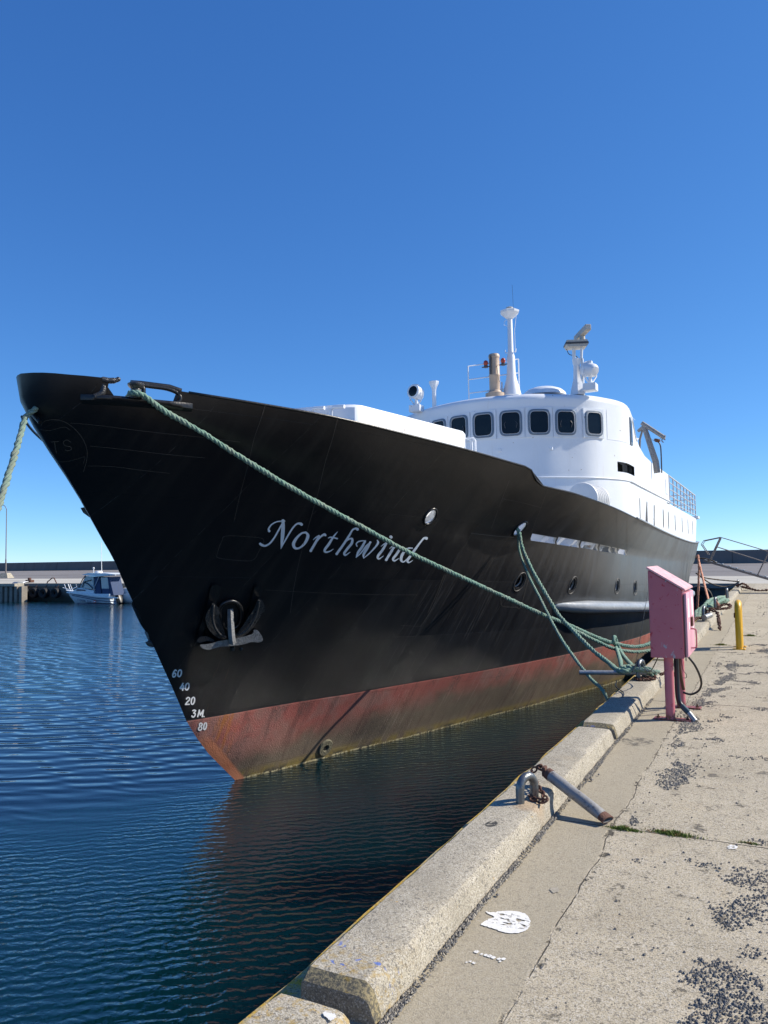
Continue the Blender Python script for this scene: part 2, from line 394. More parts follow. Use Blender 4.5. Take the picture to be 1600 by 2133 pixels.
# rust at the forefoot, below the anchor and in drips
ru = g.math('MULTIPLY', g.step(g.noise(g.map(yz, (1, 1, .16)), 9, 6, .7), .46, .62), g.math('MULTIPLY', g.step(g.math('ABSOLUTE', g.math('SUBTRACT', y, 8.28)), .30, .05), g.step(z, -.15, -.5)))
red = g.mix(g.math('MULTIPLY', ru, .85), red, (.36, .12, .025))
ru2 = g.math('MULTIPLY', g.step(streak2, .56, .66), g.math('MULTIPLY', g.step(g.math('ABSOLUTE', g.math('SUBTRACT', y, 8.05)), .25, .04), g.step(z, .62, .2)))
blk = g.mix(g.math('MULTIPLY', ru2, .45), blk, (.16, .09, .05))
wn = g.node('ShaderNodeTexWhiteNoise', noise_dimensions='2D'); cx2 = g.node('ShaderNodeCombineXYZ'); g.put(cx2.inputs[0], g.math('FLOOR', fq_)); g.put(cx2.inputs[1], g.math('FLOOR', g.math('MULTIPLY', g.math('ADD', z, g.math('MULTIPLY', y, .045)), 1.15))); g.put(wn.inputs['Vector'], cx2.outputs[0])
plate_v = wn.outputs[0]
blk = g.mix(g.math('MULTIPLY', g.math('MULTIPLY', plate_v, g.step(y, 7, 12)), .36), blk, (.036, .033, .032))
streak3 = g.noise(g.map(yz, (1, 1, .016)), 38, 3, .6); sc_m = g.math('MULTIPLY', g.step(streak3, .56, .66), g.math('MULTIPLY', g.step(y, 8.4, 12), g.math('MULTIPLY', g.step(z, 1.9, .9), g.step(g.noise(p, 1.6, 4), .40, .60))))
blk = g.mix(g.math('MULTIPLY', sc_m, .20), blk, (.24, .23, .22)); red = g.mix(g.math('MULTIPLY', sc_m, .32), red, (.50, .38, .34))
rm_ = g.math('MULTIPLY', g.step(g.noise(g.map(yz, (1, 1, .45)), 2.6, 5, .6), .52, .62), g.step(g.noise(p, 26, 6, .75), .40, .60)); red = g.mix(g.math('MULTIPLY', rm_, .55), red, (.055, .04, .035)); red = g.mix(g.math('MULTIPLY', g.step(g.noise(p, 75, 4, .7), .55, .68), .35), red, (.30, .24, .18))
red = g.mix(g.math('MULTIPLY', g.step(z, -1.418, -1.428), g.step(g.noise(p, 22, 4), .42, .56)), red, (.50, .44, .26))  # glitter along the waterline painted in as a thin broken bright band
seamv = g.step(g.math('ABSOLUTE', g.math('SUBTRACT', g.math('FRACT', fq_), .5)), .496, .4995)
blk = g.mix(g.math('MULTIPLY', seamv, g.math('MULTIPLY', g.step(g.noise(p, 9, 4), .42, .6), g.math('ADD', .25, g.math('MULTIPLY', g.step(y, 10, 14), .3)))), blk, (.19, .18, .17))
stm = g.math('SUBTRACT', y, g.math('SUBTRACT', 8.77, g.math('MULTIPLY', g.math('ADD', z, 1.45), 1.05)))
red = g.mix(g.math('MULTIPLY', g.step(stm, .16, .10), g.step(z, -.62, -.85)), red, g.mix(n, (.42, .12, .05), (.60, .26, .14)))
ww = g.math('MULTIPLY', g.math('SUBTRACT', g.noise(p, 1.2, 2), .5), .02)
c = g.mix(g.step(g.math('ADD', z, ww), -.437, -.443), blk, red)
fq = g.math('MULTIPLY', g.math('SUBTRACT', y, g.math('MULTIPLY', z, .35)), .95); frame = g.math('FRACT', fq)
fr = g.step(g.math('ABSOLUTE', g.math('SUBTRACT', frame, .5)), .0, .5)
dent = g.noise(g.map(p, (1, .9, .6)), 1.5, 2, .45); dent2 = g.noise(p, 5, 3, .5)
hh = g.math('ADD', g.math('MULTIPLY', fr, .013), g.math('ADD', g.math('MULTIPLY', dent, .011), g.math('MULTIPLY', dent2, .0022)))
hh = g.math('ADD', hh, g.math('MULTIPLY', plate_v, .007)); hh = g.math('ADD', hh, g.math('MULTIPLY', g.noise(p, 60, 4, .6), g.math('ADD', .0003, g.math('MULTIPLY', g.step(z, -.43, -.46), .008))))
rgh = g.math('ADD', g.math('ADD', .29, g.math('MULTIPLY', g.step(z, -.40, -.45), .35)), g.math('MULTIPLY', streak, .22))
M['hull'] = g.fin(c, rgh, 0, g.bump(hh, 1.0), .5)
M['black'] = paint('black_gloss_paint', (.010, .010, .011), .33, .2, 8, .003, 25)
M['blackrough'] = paint('dark_anchor_paint', (.035, .035, .036), .30, .3, 20, .008, 60, dirt=(.30, .30, .29), dirt_amt=.35, dscale=22)
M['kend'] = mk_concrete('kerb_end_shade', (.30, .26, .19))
M['crown'] = paint('sunlit_anchor_crown', (.20, .20, .20), .28, .35, 18, .010, 50, dirt=(.34, .34, .33), dirt_amt=.5, dscale=20)  # sunlit gloss on crown and shank put into a lighter base colour
M['bead'] = paint('weld_bead_paint', (.10, .09, .08), .5, .2, 30, .002, 90)
g = G('white_ship_paint'); p = g.pos(); n = g.noise(p, 2.5, 5); s1 = g.noise(g.map(p, (1, 1, .12)), 4, 5, .6)
c = g.mix(n, (.69, .72, .755), (.78, .81, .84)); c = g.mix(g.math('MULTIPLY', g.step(s1, .55, .8), .35), c, (.58, .58, .56)); c = g.mix(g.math('MULTIPLY', g.step(g.noise(p, 11, 3, .5), .72, .75), .8), c, (.25, .17, .11)); c = g.mix(g.math('MULTIPLY', g.step(g.noise(g.map(p, (1, 1, .07)), 9, 5, .65), .64, .74), .35), c, (.50, .42, .33))
hh = g.math('ADD', g.math('MULTIPLY', g.noise(p, 1.1, 2), .012), g.math('MULTIPLY', g.noise(p, 26, 4), .0012))
M['white'] = g.fin(c, .42, 0, g.bump(hh, 1.0), .5)
M['inner'] = paint('white_inner_bulwark', (.76, .77, .77), .5, .06, 3, .002, 30, dirt=(.33, .15, .06), dirt_amt=.6, dscale=3.5, dlo=.60, dhi=.70)
M['rub'] = paint('grey_rubrail_paint', (.30, .32, .34), .35, .25, 5, .006, 14, dirt=(.55, .56, .56), dirt_amt=.5, dscale=6)
M['text'] = paint('pale_blue_lettering', (.76, .82, .88), .5, .04, 8, .0008, 60)
M['marks'] = paint('white_draught_marks', (.80, .80, .78), .5, .05, 20, .001, 60, dirt=(.4, .2, .1), dirt_amt=.3, dscale=15)
M['rubber'] = paint('window_rubber', (.12, .17, .23), .55, .2, 20, .002, 60, dirt=(.40, .40, .36), dirt_amt=.45, dscale=12)
g = G('window_glass'); p = g.pos(); x, y, z = g.sep(p)
M['glass'] = g.fin((.005, .006, .009), .08, 0, g.bump(g.noise(p, 3, 2), .006), .30)
M['dark'] = paint('dark_interior', (.006, .006, .006), .8, .2, 6)
M['slot'] = paint('grey_slot_recess', (.085, .085, .09), .7, .15, 10)
M['galv'] = paint('galvanised_steel', (.34, .35, .35), .42, .25, 25, .002, 80, metal=.6, dirt=(.16, .10, .07), dirt_amt=.5, dscale=14)
M['pipe'] = paint('worn_pipe', (.26, .25, .235), .5, .25, 18, .003, 60, metal=.1, dirt=(.07, .07, .075), dirt_amt=.7, dscale=28, dlo=.56, dhi=.62)
M['ring'] = paint('mooring_ring_steel', (.16, .17, .175), .36, .3, 12, .003, 50, metal=.7, dirt=(.20, .09, .05), dirt_amt=.5, dscale=9)
M['rust'] = paint('rusty_iron', (.115, .052, .034), .85, .4, 40, .006, 90)
M['tan'] = paint('tan_funnel_paint', (.48, .36, .26), .5, .15, 8, .002, 40, dirt=(.18, .13, .10), dirt_amt=.5, dscale=10)
M['redlamp'] = paint('red_lamp_plastic', (.40, .05, .02), .25, .15, 10)
M['radar'] = paint('weathered_radar', (.45, .43, .38), .6, .25, 20, .003, 50, dirt=(.10, .09, .08), dirt_amt=.7, dscale=30)
M['grey'] = paint('dark_grey_plastic', (.06, .06, .065), .5)
M['rail'] = paint('grey_rail_paint', (.48, .50, .52), .5, .15, 10, dirt=(.35, .16, .08), dirt_amt=.4, dscale=8)
M['raft'] = paint('raft_white', (.80, .79, .75), .4, .04, 5)
g = G('cabinet_pink_paint'); p = g.pos(); n = g.noise(p, 5, 5)
c = g.mix(n, (.44, .12, .145), (.54, .165, .19)); c = g.mix(g.math('MULTIPLY', g.step(g.noise(p, 16, 7, .7), .60, .64), .85), c, (.42, .02, .04)); c = g.mix(g.math('MULTIPLY', g.step(g.noise(g.map(p, (1, 1, .4)), 11, 5, .6), .64, .66), .85), c, (.36, .36, .38))
z = g.sep(p)[2]; c = g.mix(g.math('MULTIPLY', g.step(z, .09, .02), g.step(g.noise(p, 40, 5, .7), .42, .52)), c, (.16, .06, .035)); M['pink'] = g.fin(c, .5, 0, g.bump(g.noise(p, 30, 3), .001), .4)
g = G('cabinet_roof_faded'); p = g.pos(); n = g.noise(g.map(p, (1, .25, 1)), 26, 6, .6)
M['pinkroof'] = g.fin(g.mix(n, (.52, .17, .20), (.80, .58, .58)), .6, 0, g.bump(n, .001))
g = G('cabinet_door_faded'); p = g.pos(); n = g.noise(p, 7, 5)
M['pinkdoor'] = g.fin(g.mix(n, (.60, .26, .34), (.74, .42, .48)), .55, 0, g.bump(n, .001))
M['sticker'] = paint('faded_sticker', (.78, .72, .72), .5, .05, 10)
M['cable'] = paint('black_cable', (.012, .012, .014), .4)
M['conduit'] = paint('teal_conduit', (.02, .06, .075), .45)
M['yellow'] = paint('yellow_paint', (.72, .40, .012), .4, .08, 6, .001, 30, dirt=(.35, .16, .04), dirt_amt=.4, dscale=9)
def mk_rope(name, a, b, d):
    g = G(name); p = g.pos(); n = g.noise(p, 130, 4, .7); n2 = g.noise(p, 6, 4)
    c = g.mix(n, a, b); c = g.mix(g.math('MULTIPLY', g.step(n2, .45, .62), .6), c, d)
    return g.fin(c, .9, 0, g.bump(n, .006), .2)
M['ropeg'] = mk_rope('green_rope', (.03, .095, .07), (.34, .50, .40), (.27, .30, .24))
M['ropegrey'] = mk_rope('faded_green_rope', (.06, .12, .09), (.36, .46, .38), (.22, .23, .18))
M['ropeo'] = mk_rope('orange_rope', (.45, .19, .11), (.80, .42, .30), (.65, .36, .26))
M['ropeb'] = mk_rope('brown_rope', (.06, .05, .04), (.25, .21, .17), (.12, .10, .08))
M['twine'] = mk_rope('grey_twine', (.12, .12, .12), (.36, .36, .34), (.2, .2, .2))
M['stone'] = paint('dark_gravel', (.175, .165, .15), .85, .55, 60, .004, 200)
M['stonel'] = paint('pale_gravel', (.36, .32, .25), .9, .4, 60, .004, 200)
M['whitep'] = paint('white_paint_splash', (.84, .83, .80), .6, .04, 20, .003, 120)
M['tyre'] = paint('tyre_rubber', (.012, .012, .013), .75, .3, 8, .006, 30)
M['timber'] = paint('weathered_piles', (.25, .22, .18), .9, .35, 4, .02, 10, dirt=(.06, .05, .04), dirt_amt=.7, dscale=3)
M['gel'] = paint('boat_gelcoat', (.66, .72, .76), .25, .04, 2)
M['gelw'] = paint('boat_white', (.80, .81, .80), .3, .03, 2)
M['navy'] = paint('navy_stripe', (.012, .03, .09), .35)
M['canvas'] = paint('blue_canvas', (.035, .06, .13), .8, .25, 5, .01, 12)
M['clear'] = paint('clear_screen', (.36, .44, .46), .12, .15, 3)
M['steelbr'] = paint('gangway_steel', (.20, .175, .16), .6, .3, 8, dirt=(.25, .15, .10), dirt_amt=.5)
g = G('grass_blades'); p = g.pos(); n = g.noise(p, 45, 3)
c = g.mix(n, (.06, .12, .015), (.22, .26, .05)); c = g.mix(g.step(g.noise(p, 22, 3), .5, .62), c, (.26, .13, .05))
M['grass'] = g.fin(c, .7, 0, None, .3)
M['bluepaint'] = paint('blue_paint_daub', (.12, .17, .42), .7, .1, 20)
# ------------------------------------------------------------------ water, quays, breakwater
WZ = -1.45
bm = B()
vs = [bm.verts.new(c) for c in ((-3000, -2000, WZ), (3000, -2000, WZ), (3000, 4000, WZ), (-3000, 4000, WZ))]; bm.faces.new(vs)
tag(obj('water', bm, M['water'], origin=(0, 0, WZ)), 'calm blue green harbour water around the ship', kind='structure')
bm = B()   # quay surface sheet
def sheet(bm, xs, ys, z): 
    V = [[bm.verts.new((x, y, z)) for x in xs] for y in ys]
    for j in range(len(ys)-1):
        for i in range(len(xs)-1): bm.faces.new((V[j][i], V[j][i+1], V[j+1][i+1], V[j+1][i]))
sheet(bm, [-1.60, -1.2, 0, 4, 20, 600], [-60, -5, 0, 5, 20, 44.2], 0)
tag(obj('quay_pavement', bm, M['pave']), 'worn concrete quay pavement with cracks and gravel', kind='structure')
bm = B()
sheet(bm, [-600, -100, 0, 600], [44.2, 58, 128, 140], 0)
tag(obj('far_quay_pavement', bm, M['apron']), 'pale concrete apron and asphalt beyond the basin', kind='structure')
# quay edge strip + wall face
bm = B()
ys = [i*.12 for i in range(-10, 80)]+[10+i*.8 for i in range(0, 43)]; prev = None
for yv in ys:
    e = -1.735+mnoise.noise(Vector((yv*2.1, 0, 3)))*.022; t = mnoise.noise(Vector((yv*3, 5, 0)))*.008
    row = [bm.verts.new((-1.575, yv, .012)), bm.verts.new((e+.02, yv, .0+t)), bm.verts.new((e, yv, -.02+t)), bm.verts.new((e-.01, yv, -.16))]
    if prev:
        for a in range(3): bm.faces.new((prev[a], prev[a+1], row[a+1], row[a]))
    prev = row
tag(obj('quay_edge', bm, M['lichen'], smooth=35, recalc=False), 'lichen covered concrete lip along the quay edge', kind='structure')
bm = B(); box(bm, (-1.72, -60, -6), (-1.50, 44.1, -.02)); tag(obj('quay_wall', bm, M['qwall']), 'vertical concrete quay wall dropping into the water', kind='structure')
bm = B(); box(bm, (-600, 44.35, -6), (-1.75, 44.8, -.26)); box(bm, (-600, 44.15, -.26), (-1.8, 44.9, -.004))
tag(obj('far_quay_wall', bm, M['qwall']), 'dark concrete face of the far quay', kind='structure')
bm = B(); 
prev = None
prism(bm, [(-700, 126, 0), (-700, 128.5, 0), (-700, 127.6, 2.0), (-700, 126.5, 2.0)], (1500, 0, 0))
tag(obj('breakwater_wall', bm, M['bwall']), 'long dark concrete breakwater wall along the horizon', 'wall')

# kerb blocks
prof = [(-1.585, .0), (-1.580, .112), (-1.570, .123), (-1.45, .125), (-1.345, .123), (-1.322, .116), (-1.305, .098), (-1.285, .03), (-1.278, .0)]
labs = ['concrete kerb block in the bottom corner with a white paint blot', 'long concrete kerb block that carries the near empty steel mooring ring', 'concrete kerb block with the roped mooring ring beside the pink cabinet',
 'concrete kerb block behind the pink cabinet', 'concrete kerb block under the chained mooring ring with a pipe', 'concrete kerb block under the orange rope mooring ring', 'concrete kerb block under the green rope heap', 'concrete kerb block past the green rope heap', 'last concrete kerb block before the far quay corner']
def kerb(y0, y1, seed, fine):
    bm = B(); n = max(4, int((y1-y0)/(.045 if fine else .25))); rows = []
    for j in range(n+1):
        y = y0+(y1-y0)*j/n; dn = min(1, (y-y0)/.05); df = min(1, (y1-y)/.05); ch = min(dn, .78+.22*df)
        row = []
        for i, (px, pz) in enumerate(prof):
            nz = mnoise.noise(Vector((px*9, y*4, seed)))*.004+mnoise.noise(Vector((px*30, y*24, seed)))*.0035
            zz = pz*(.74+.26*ch) if pz > .02 else pz-.01
            if 4 < i < 8: px += nz*2.2
            row.append(bm.verts.new((px, y, zz+(nz if pz > .02 else 0))))
        rows.append(row)
    for a, b in zip(rows, rows[1:]):
        for i in range(len(prof)-1):
            f = bm.faces.new((a[i], a[i+1], b[i+1], b[i])); f.material_index = 0
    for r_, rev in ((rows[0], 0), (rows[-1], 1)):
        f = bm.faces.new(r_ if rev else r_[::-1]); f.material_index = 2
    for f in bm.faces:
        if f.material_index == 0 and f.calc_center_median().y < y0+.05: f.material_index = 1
    return bm
for k in range(9):
    c0 = 2.33+4.53*(k-1); c1 = c0+4.53
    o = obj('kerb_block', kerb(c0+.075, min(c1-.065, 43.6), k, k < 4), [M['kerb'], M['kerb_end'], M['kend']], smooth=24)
    tag(o, labs[k], 'kerb', 'concrete kerb blocks along the quay edge')

# ------------------------------------------------------------------ hull surface
P0 = Vector((-6.83, 8.77, WZ)); TILT = .07
def xc(y):
    d = y-8.77
    return -6.83+(TILT*d-.14*(1-math.exp(-d/2)) if d > 0 else .027*d*d)
_st = np.array([(-1.5, -.7), (0, 0), (.23, .265), (.44, .516), (.69, .766), (.88, .915), (1.02, 1.03), (1.40, 1.25), (1.69, 1.44), (2.01, 1.645), (2.31, 1.84), (2.78, 2.17), (3.12, 2.39), (3.25, 2.51), (3.54, 2.75), (3.90, 3.05), (4.15, 3.31), (4.34, 3.49), (4.52, 3.65), (4.64, 3.74), (4.85, 3.78), (5.3, 3.85)])
def ys(z): return 8.77-float(np.interp(z-WZ, _st[:, 0], _st[:, 1]))
def zdeck(y): return 1.3+1.0*max(0, (30-y)/24)**1.5
def zsheer(y):
    a = 2.2+1.23*max(0, (29-y)/23.8)**1.6
    t = min(1, max(0, (y-11.45)/.45)); a -= .22*(t*t*(3-2*t))
    if y > 30: a += (y-30)*.02
    return a
def pch(xs, ys_):
    xs = np.array(xs, float); ys_ = np.array(ys_, float); h = np.diff(xs); d = np.diff(ys_)/h; m_ = np.zeros(len(xs))
    m_[0] = d[0]; m_[-1] = d[-1]
    for i in range(1, len(xs)-1):
        if d[i-1]*d[i] > 0:
            w1 = 2*h[i]+h[i-1]; w2 = h[i]+2*h[i-1]; m_[i] = (w1+w2)/(w1/d[i-1]+w2/d[i])
    def f(x):
        x = min(max(x, xs[0]), xs[-1]); i = min(int(np.searchsorted(xs, x, 'right'))-1, len(xs)-2); t = (x-xs[i])/h[i]
        return float((2*t**3-3*t*t+1)*ys_[i]+(t**3-2*t*t+t)*h[i]*m_[i]+(-2*t**3+3*t*t)*ys_[i+1]+(t**3-t*t)*h[i]*m_[i+1])
    return f
_r = {
 'S': [(4.99, -6.447), (5.02, -6.30), (5.09, -6.16), (5.2, -6.03), (5.38, -5.82), (5.96, -5.47), (6.82, -4.90), (7.57, -4.47), (8.46, -4.13), (9.83, -3.67), (10.9, -3.39), (11.7, -3.18), (12.55, -2.95), (14.4, -2.75), (16.4, -2.68), (20, -2.64), (28, -2.62), (32, -2.68), (37, -2.9)],
 'D': [(5.80, -6.59), (5.92, -6.42), (6.3, -6.07), (7.1, -5.54), (8.2, -4.98), (8.7, -4.74), (9.7, -4.42), (11.5, -4.02), (12.5, -3.75), (15, -3.3), (19, -2.98), (23.5, -2.82), (28, -2.75), (32, -2.85), (37, -3.2)],
 'R': [(7.74, -6.80), (7.8, -6.77), (9.03, -6.33), (10.18, -5.85), (11.43, -5.39), (14.59, -4.3), (17.5, -3.52), (20.59, -2.98), (24, -2.85), (28, -2.85), (31, -3.1), (33, -3.5), (37, -4.5)],
 'W': [(8.77, -6.83), (8.92, -6.76), (9.58, -6.5), (10.72, -6.17), (11.84, -5.75), (14.2, -4.99), (15.23, -4.62), (16.98, -4.12), (17.83, -3.87), (18.78, -3.58), (21, -3.2), (24, -3.0), (28, -3.1), (31, -3.6), (37, -5.2)],
 'K': [(9.3, -6.79), (9.6, -6.74), (12, -6.1), (15, -5.3), (19, -4.5), (24, -4.1), (28, -4.2), (31, -4.6), (37, -5.2)]}
RB = {}
for k, pts in _r.items():
    y0 = pts[0][0]; RB[k] = pch([a-y0 for a, b in pts], [0]+[b-xc(a) for a, b in pts[1:]])
def hb(y, z):
    d = y-ys(z)
    if d <= 0: return 0.0
    zs = [-2.9, WZ, -.43, zdeck(y), zsheer(y)]; bs = [RB[k](d) for k in 'KWRDS']
    if z >= zs[3]: b = bs[3]+(bs[4]-bs[3])*(z-zs[3])/(zs[4]-zs[3])
    else: b = pch(zs[:4], bs[:4])(z)
    yend = 36.4 if z > .3 else 36.4-(.3-z)*1.3
    if y > 31.5: b *= max(0, 1-((y-31.5)/(yend-31.5))**2.6)**.5 if y < yend else 0
    return max(b, 0)
def hx(y, z, off=0):
    return xc(y)+hb(y, z)+off
def hull_hit(px, off=0):
    d = ray(px)/F; lo = 4.0; f0 = None; t = 4.0
    while t < 45:
        p = CAMLOC+d*t; f = p.x-hx(p.y, p.z)-off if hb(p.y, p.z) > 0 else 1
        if f <= 0: break
        lo = t; t += .05
    hi = t
    for _ in range(22):
        mid = (lo+hi)/2; p = CAMLOC+d*mid
        if hb(p.y, p.z) > 0 and p.x-hx(p.y, p.z)-off <= 0: hi = mid
        else: lo = mid
    return CAMLOC+d*hi
def hnorm(p):
    e = .02; dy = (hx(p.y+e, p.z)-hx(p.y-e, p.z))/(2*e); dz = (hx(p.y, p.z+e)-hx(p.y, p.z-e))/(2*e)
    return Vector((1, -dy, -dz)).normalized()
def on_hull(px, off=0.003):
    p = hull_hit(px); return p+hnorm(p)*(off+.003)

ship = thing('ship', 'large black hulled ship with white wheelhouse and red boot topping moored at the quay', 'ship', (-6.2, 19, WZ))
# hull shell
ts = sorted(set([0, .0008, .002, .004, .0065, .0095, .013, .018, .024, .031]+[.04+i*.0095 for i in range(86)]+[.86+i*.012 for i in range(9)]+[.964, .973, .981, .988, .994, .998, 1.0]))
ts = [t for t in ts if t <= 1]
zf = []   # row fractions -> z
rowsN = [-2.9, -2.2, -1.8, WZ, -1.2, -.95, -.7, -.43, -.2, .05, .3]
def rowz(r, y):
    if r < len(rowsN): return rowsN[r]
    k = r-len(rowsN)+1; zd = zdeck(y)
    if k <= 18: return .3+(zd-.3)*k/18
    k -= 18; return zd+(zsheer(y)-zd)*k/5
NR = len(rowsN)+23
def notch(y, z):      # lowered bulwark at the fairlead
    zt = zsheer(y)
    return z
bm = B(); port = []; star = []
for r in range(NR):
    pr_, sr_ = [], []
    for t in ts:
        y = 8
        for _ in range(6):
            z = rowz(r, y); yend = (36.4 if z > .3 else 36.4-(.3-z)*1.3)-.001; y = ys(z)+t*(yend-ys(z))
        b = hb(y, z); c = xc(y)
        pr_.append(bm.verts.new((c+b, y, z))); sr_.append(bm.verts.new((c-b*(1-.42*min(1, max(0, (9.0-y)/3.5))*min(1, max(0, (z+.2)/2))), y, z)))
    port.append(pr_); star.append(sr_)
for r in range(NR-1):
    for i in range(len(ts)-1):
        bm.faces.new((port[r][i], port[r][i+1], port[r+1][i+1], port[r+1][i]))
        bm.faces.new((star[r][i+1], star[r][i], star[r+1][i], star[r+1][i+1]))
bmesh.ops.remove_doubles(bm, verts=bm.verts, dist=.0006)
bmesh.ops.dissolve_degenerate(bm, edges=bm.edges, dist=.0002)
bm.normal_update()
hull = obj('hull', bm, [M['hull'], M['inner'], M['dark']], ship, origin=(-6.2, 19, WZ), recalc=True)
# cutters
def cutter(bm, name='cut'):
    me = bpy.data.meshes.new(name); bmesh.ops.recalc_face_normals(bm, faces=bm.faces); bm.to_mesh(me); bm.free()
    me.materials.append(M['hull']); me.materials.append(M['inner']); me.materials.append(M['dark'])
    o = bpy.data.objects.new(name, me); col.objects.link(o); return o
def local_frame(p):
    n = hnorm(p); u = Vector((0, 1, 0)); u = (u-n*u.dot(n)).normalized(); v = u.cross(n)*-1
    if v.z < 0: v = -v
    return n, u, v
cb = B()
def cut_ellipse(p, ru, rv, depth=.25, mi=1, n=20):
    nn, u, v = local_frame(p); a = []
    for k in range(n):
        t = 2*math.pi*k/n; a.append(p+nn*depth*.5+u*ru*math.cos(t)+v*rv*math.sin(t))
    prism(cb, a, -nn*depth, mi)
HAWSE = [((896, 1076), .105, .115), ((1083, 1101), .115, .14)]
PORTS = [((1083, 1212), .115), ((1193, 1219), .115), ((1286, 1221), .115), ((1323, 1224), .115)]
for px, a, b in HAWSE: cut_ellipse(hull_hit(px), a, b)
for px, a in PORTS: cut_ellipse(hull_hit(px), a, a*1.12, mi=0)
# freeing ports: rectangles between pixels along the deck line
FP = [((1109, 1111), (1160, 1120), (1157, 1133), (1106, 1126)), ((1164, 1118), (1209, 1126), (1206, 1141), (1160, 1134)),
      ((1212, 1127), (1247, 1133), (1246, 1147), (1210, 1141)), ((1250, 1134), (1273, 1139), (1272, 1151), (1249, 1148)), ((1276, 1139), (1286, 1142), (1286, 1153), (1275, 1151)), ((1288.5, 1142), (1306, 1146), (1306, 1157), (1288, 1153))]
for quad in FP:
    q = [hull_hit(c) for c in quad]; prism(cb, [v+Vector((.12, 0, 0)) for v in q], (-.34, 0, 0), 1)
# fairlead notch at the bow, port and starboard
for s in (1, -1):
    pts = []
    for yy, zz in ((5.42, 3.9), (5.46, 3.33), (5.55, 3.22), (5.75, 3.19), (6.05, 3.17), (6.10, 3.9)):
        pts.append((yy, zz))
    if s == 1: prism(cb, [(-7.0, a, b) for a, b in pts], (3.2, 0, 0), 0)
cut = cutter(cb)
md = hull.modifiers.new('s', 'SOLIDIFY'); md.thickness = .035; md.offset = -1; md.material_offset = 1; md.material_offset_rim = 0; md.use_even_offset = False
md2 = hull.modifiers.new('b', 'BOOLEAN'); md2.operation = 'DIFFERENCE'; md2.object = cut; md2.solver = 'EXACT'; md2.use_self = False; md2.material_mode = 'INDEX'
def apply_mods(o):
    bpy.context.view_layer.update()
    dg = bpy.context.evaluated_depsgraph_get(); me = bpy.data.meshes.new_from_object(o.evaluated_get(dg)); o.modifiers.clear(); o.data = me; me.name = o.name
cut.matrix_world = Matrix.Identity(4)
apply_mods(hull)
bpy.data.objects.remove(cut)
hull.data.shade_smooth(); hull.data.set_sharp_from_angle(angle=R(38))
print('hull faces', len(hull.data.polygons))
# deck
bm = B(); prev = None
for i in range(80):
    y = 6.2+i*(36.0-6.2)/79; z = zdeck(y)-.06; b = max(.02, hb(y, z)-.05); c = xc(y)
    row = [bm.verts.new((c-b, y, z)), bm.verts.new((c, y, z+.03)), bm.verts.new((c+b, y, z))]
    if prev: bm.faces.new((prev[0], prev[1], row[1], row[0])); bm.faces.new((prev[1], prev[2], row[2], row[1]))
    prev = row
obj('deck', bm, paint('grey_deck_paint', (.45, .46, .45), .7), ship)
# white bulwark stays (seen through the freeing ports)
for i in range(15):
    y = 9.0+i*.62; c = hx(y, zdeck(y)+.1); bm = B()
    z0 = zdeck(y)-.05; z1 = zsheer(y)-.12
    prism(bm, [(hx(y, z0)-.045, y, z0), (hx(y, z0)-.30, y, z0), (hx(y, z1)-.09, y, z1), (hx(y, z1)-.045, y, z1)], (0, .02, 0))
    obj('bulwark_stay', bm, M['inner'], ship)
# rims of hawse holes and portholes
def ring_on(p, ru, rv, r, seg=28, off=.004):
    nn, u, v = local_frame(p); bm = B()
    c = []
    for k in range(seg):
        t = 2*math.pi*k/seg; q = p+u*ru*math.cos(t)+v*rv*math.sin(t); q.x = hx(q.y, q.z); c.append(q+nn*off)
    tube(bm, c, r, 8, closed=True); return bm
for px, a, b in HAWSE:
    p = hull_hit(px); obj('hawse_hole_rim', ring_on(p, a+.012, b+.012, .018), M['black'], ship, smooth=180)
for px, a in PORTS:
    p = hull_hit(px); nn, u, v = local_frame(p)
    o = obj('porthole', ring_on(p, a+.045, a*1.12+.05, .008), M['bead'], ship, smooth=180)
    bm = B(); lathe(bm, [(a*1.1, 0), (a*1.1, .01), (a*1.0, .02)], p-nn*.10, nn, 24); obj('glass', bm, M['glass'], o, smooth=30)
    bm = B(); c = [p-nn*.055+u*(a-.012)*math.cos(t*.2618)+v*(a-.006)*math.sin(t*.2618) for t in range(24)]; tube(bm, c, .013, 6, closed=True); obj('inner_ring', bm, M['rub'], o, smooth=180)
# rub rail
bm = B(); rows = []
def rubz(y): return .60-(y-15.2)*.062 if y < 20 else .30-(y-20)*.015
def rubrail(side):
    bm = B(); rows = []; n = 90
    for i in range(n+1):
        y = 14.7+i*(35.6-14.7)/n; z = rubz(y)
        k = min(1, max(.02, (y-14.7)/1.3), max(.02, (35.6-y)/.8)); k = k**.6
        pr = [(-.03, .10), (.03, .12), (.17*k, .10), (.25*k, .04), (.27*k, -.03), (.24*k, -.10), (.10*k, -.14), (-.03, -.15)]
        row = []
        for a, h_ in pr:
            x = hx(y, z+h_*.8)+a
            if side < 0: x = 2*xc(y)-x
            row.append(bm.verts.new((x, y, z+h_*(.35+.65*k))))
        rows.append(row)
    for a, b in zip(rows, rows[1:]):
        for i in range(8): bm.faces.new((a[i], a[(i+1) % 8], b[(i+1) % 8], b[i]))
    bm.faces.new(rows[0]); bm.faces.new(rows[-1][::-1]); return bm
for s in (1, -1): obj('rubbing_strake', rubrail(s), M['rub'], ship, smooth=50)
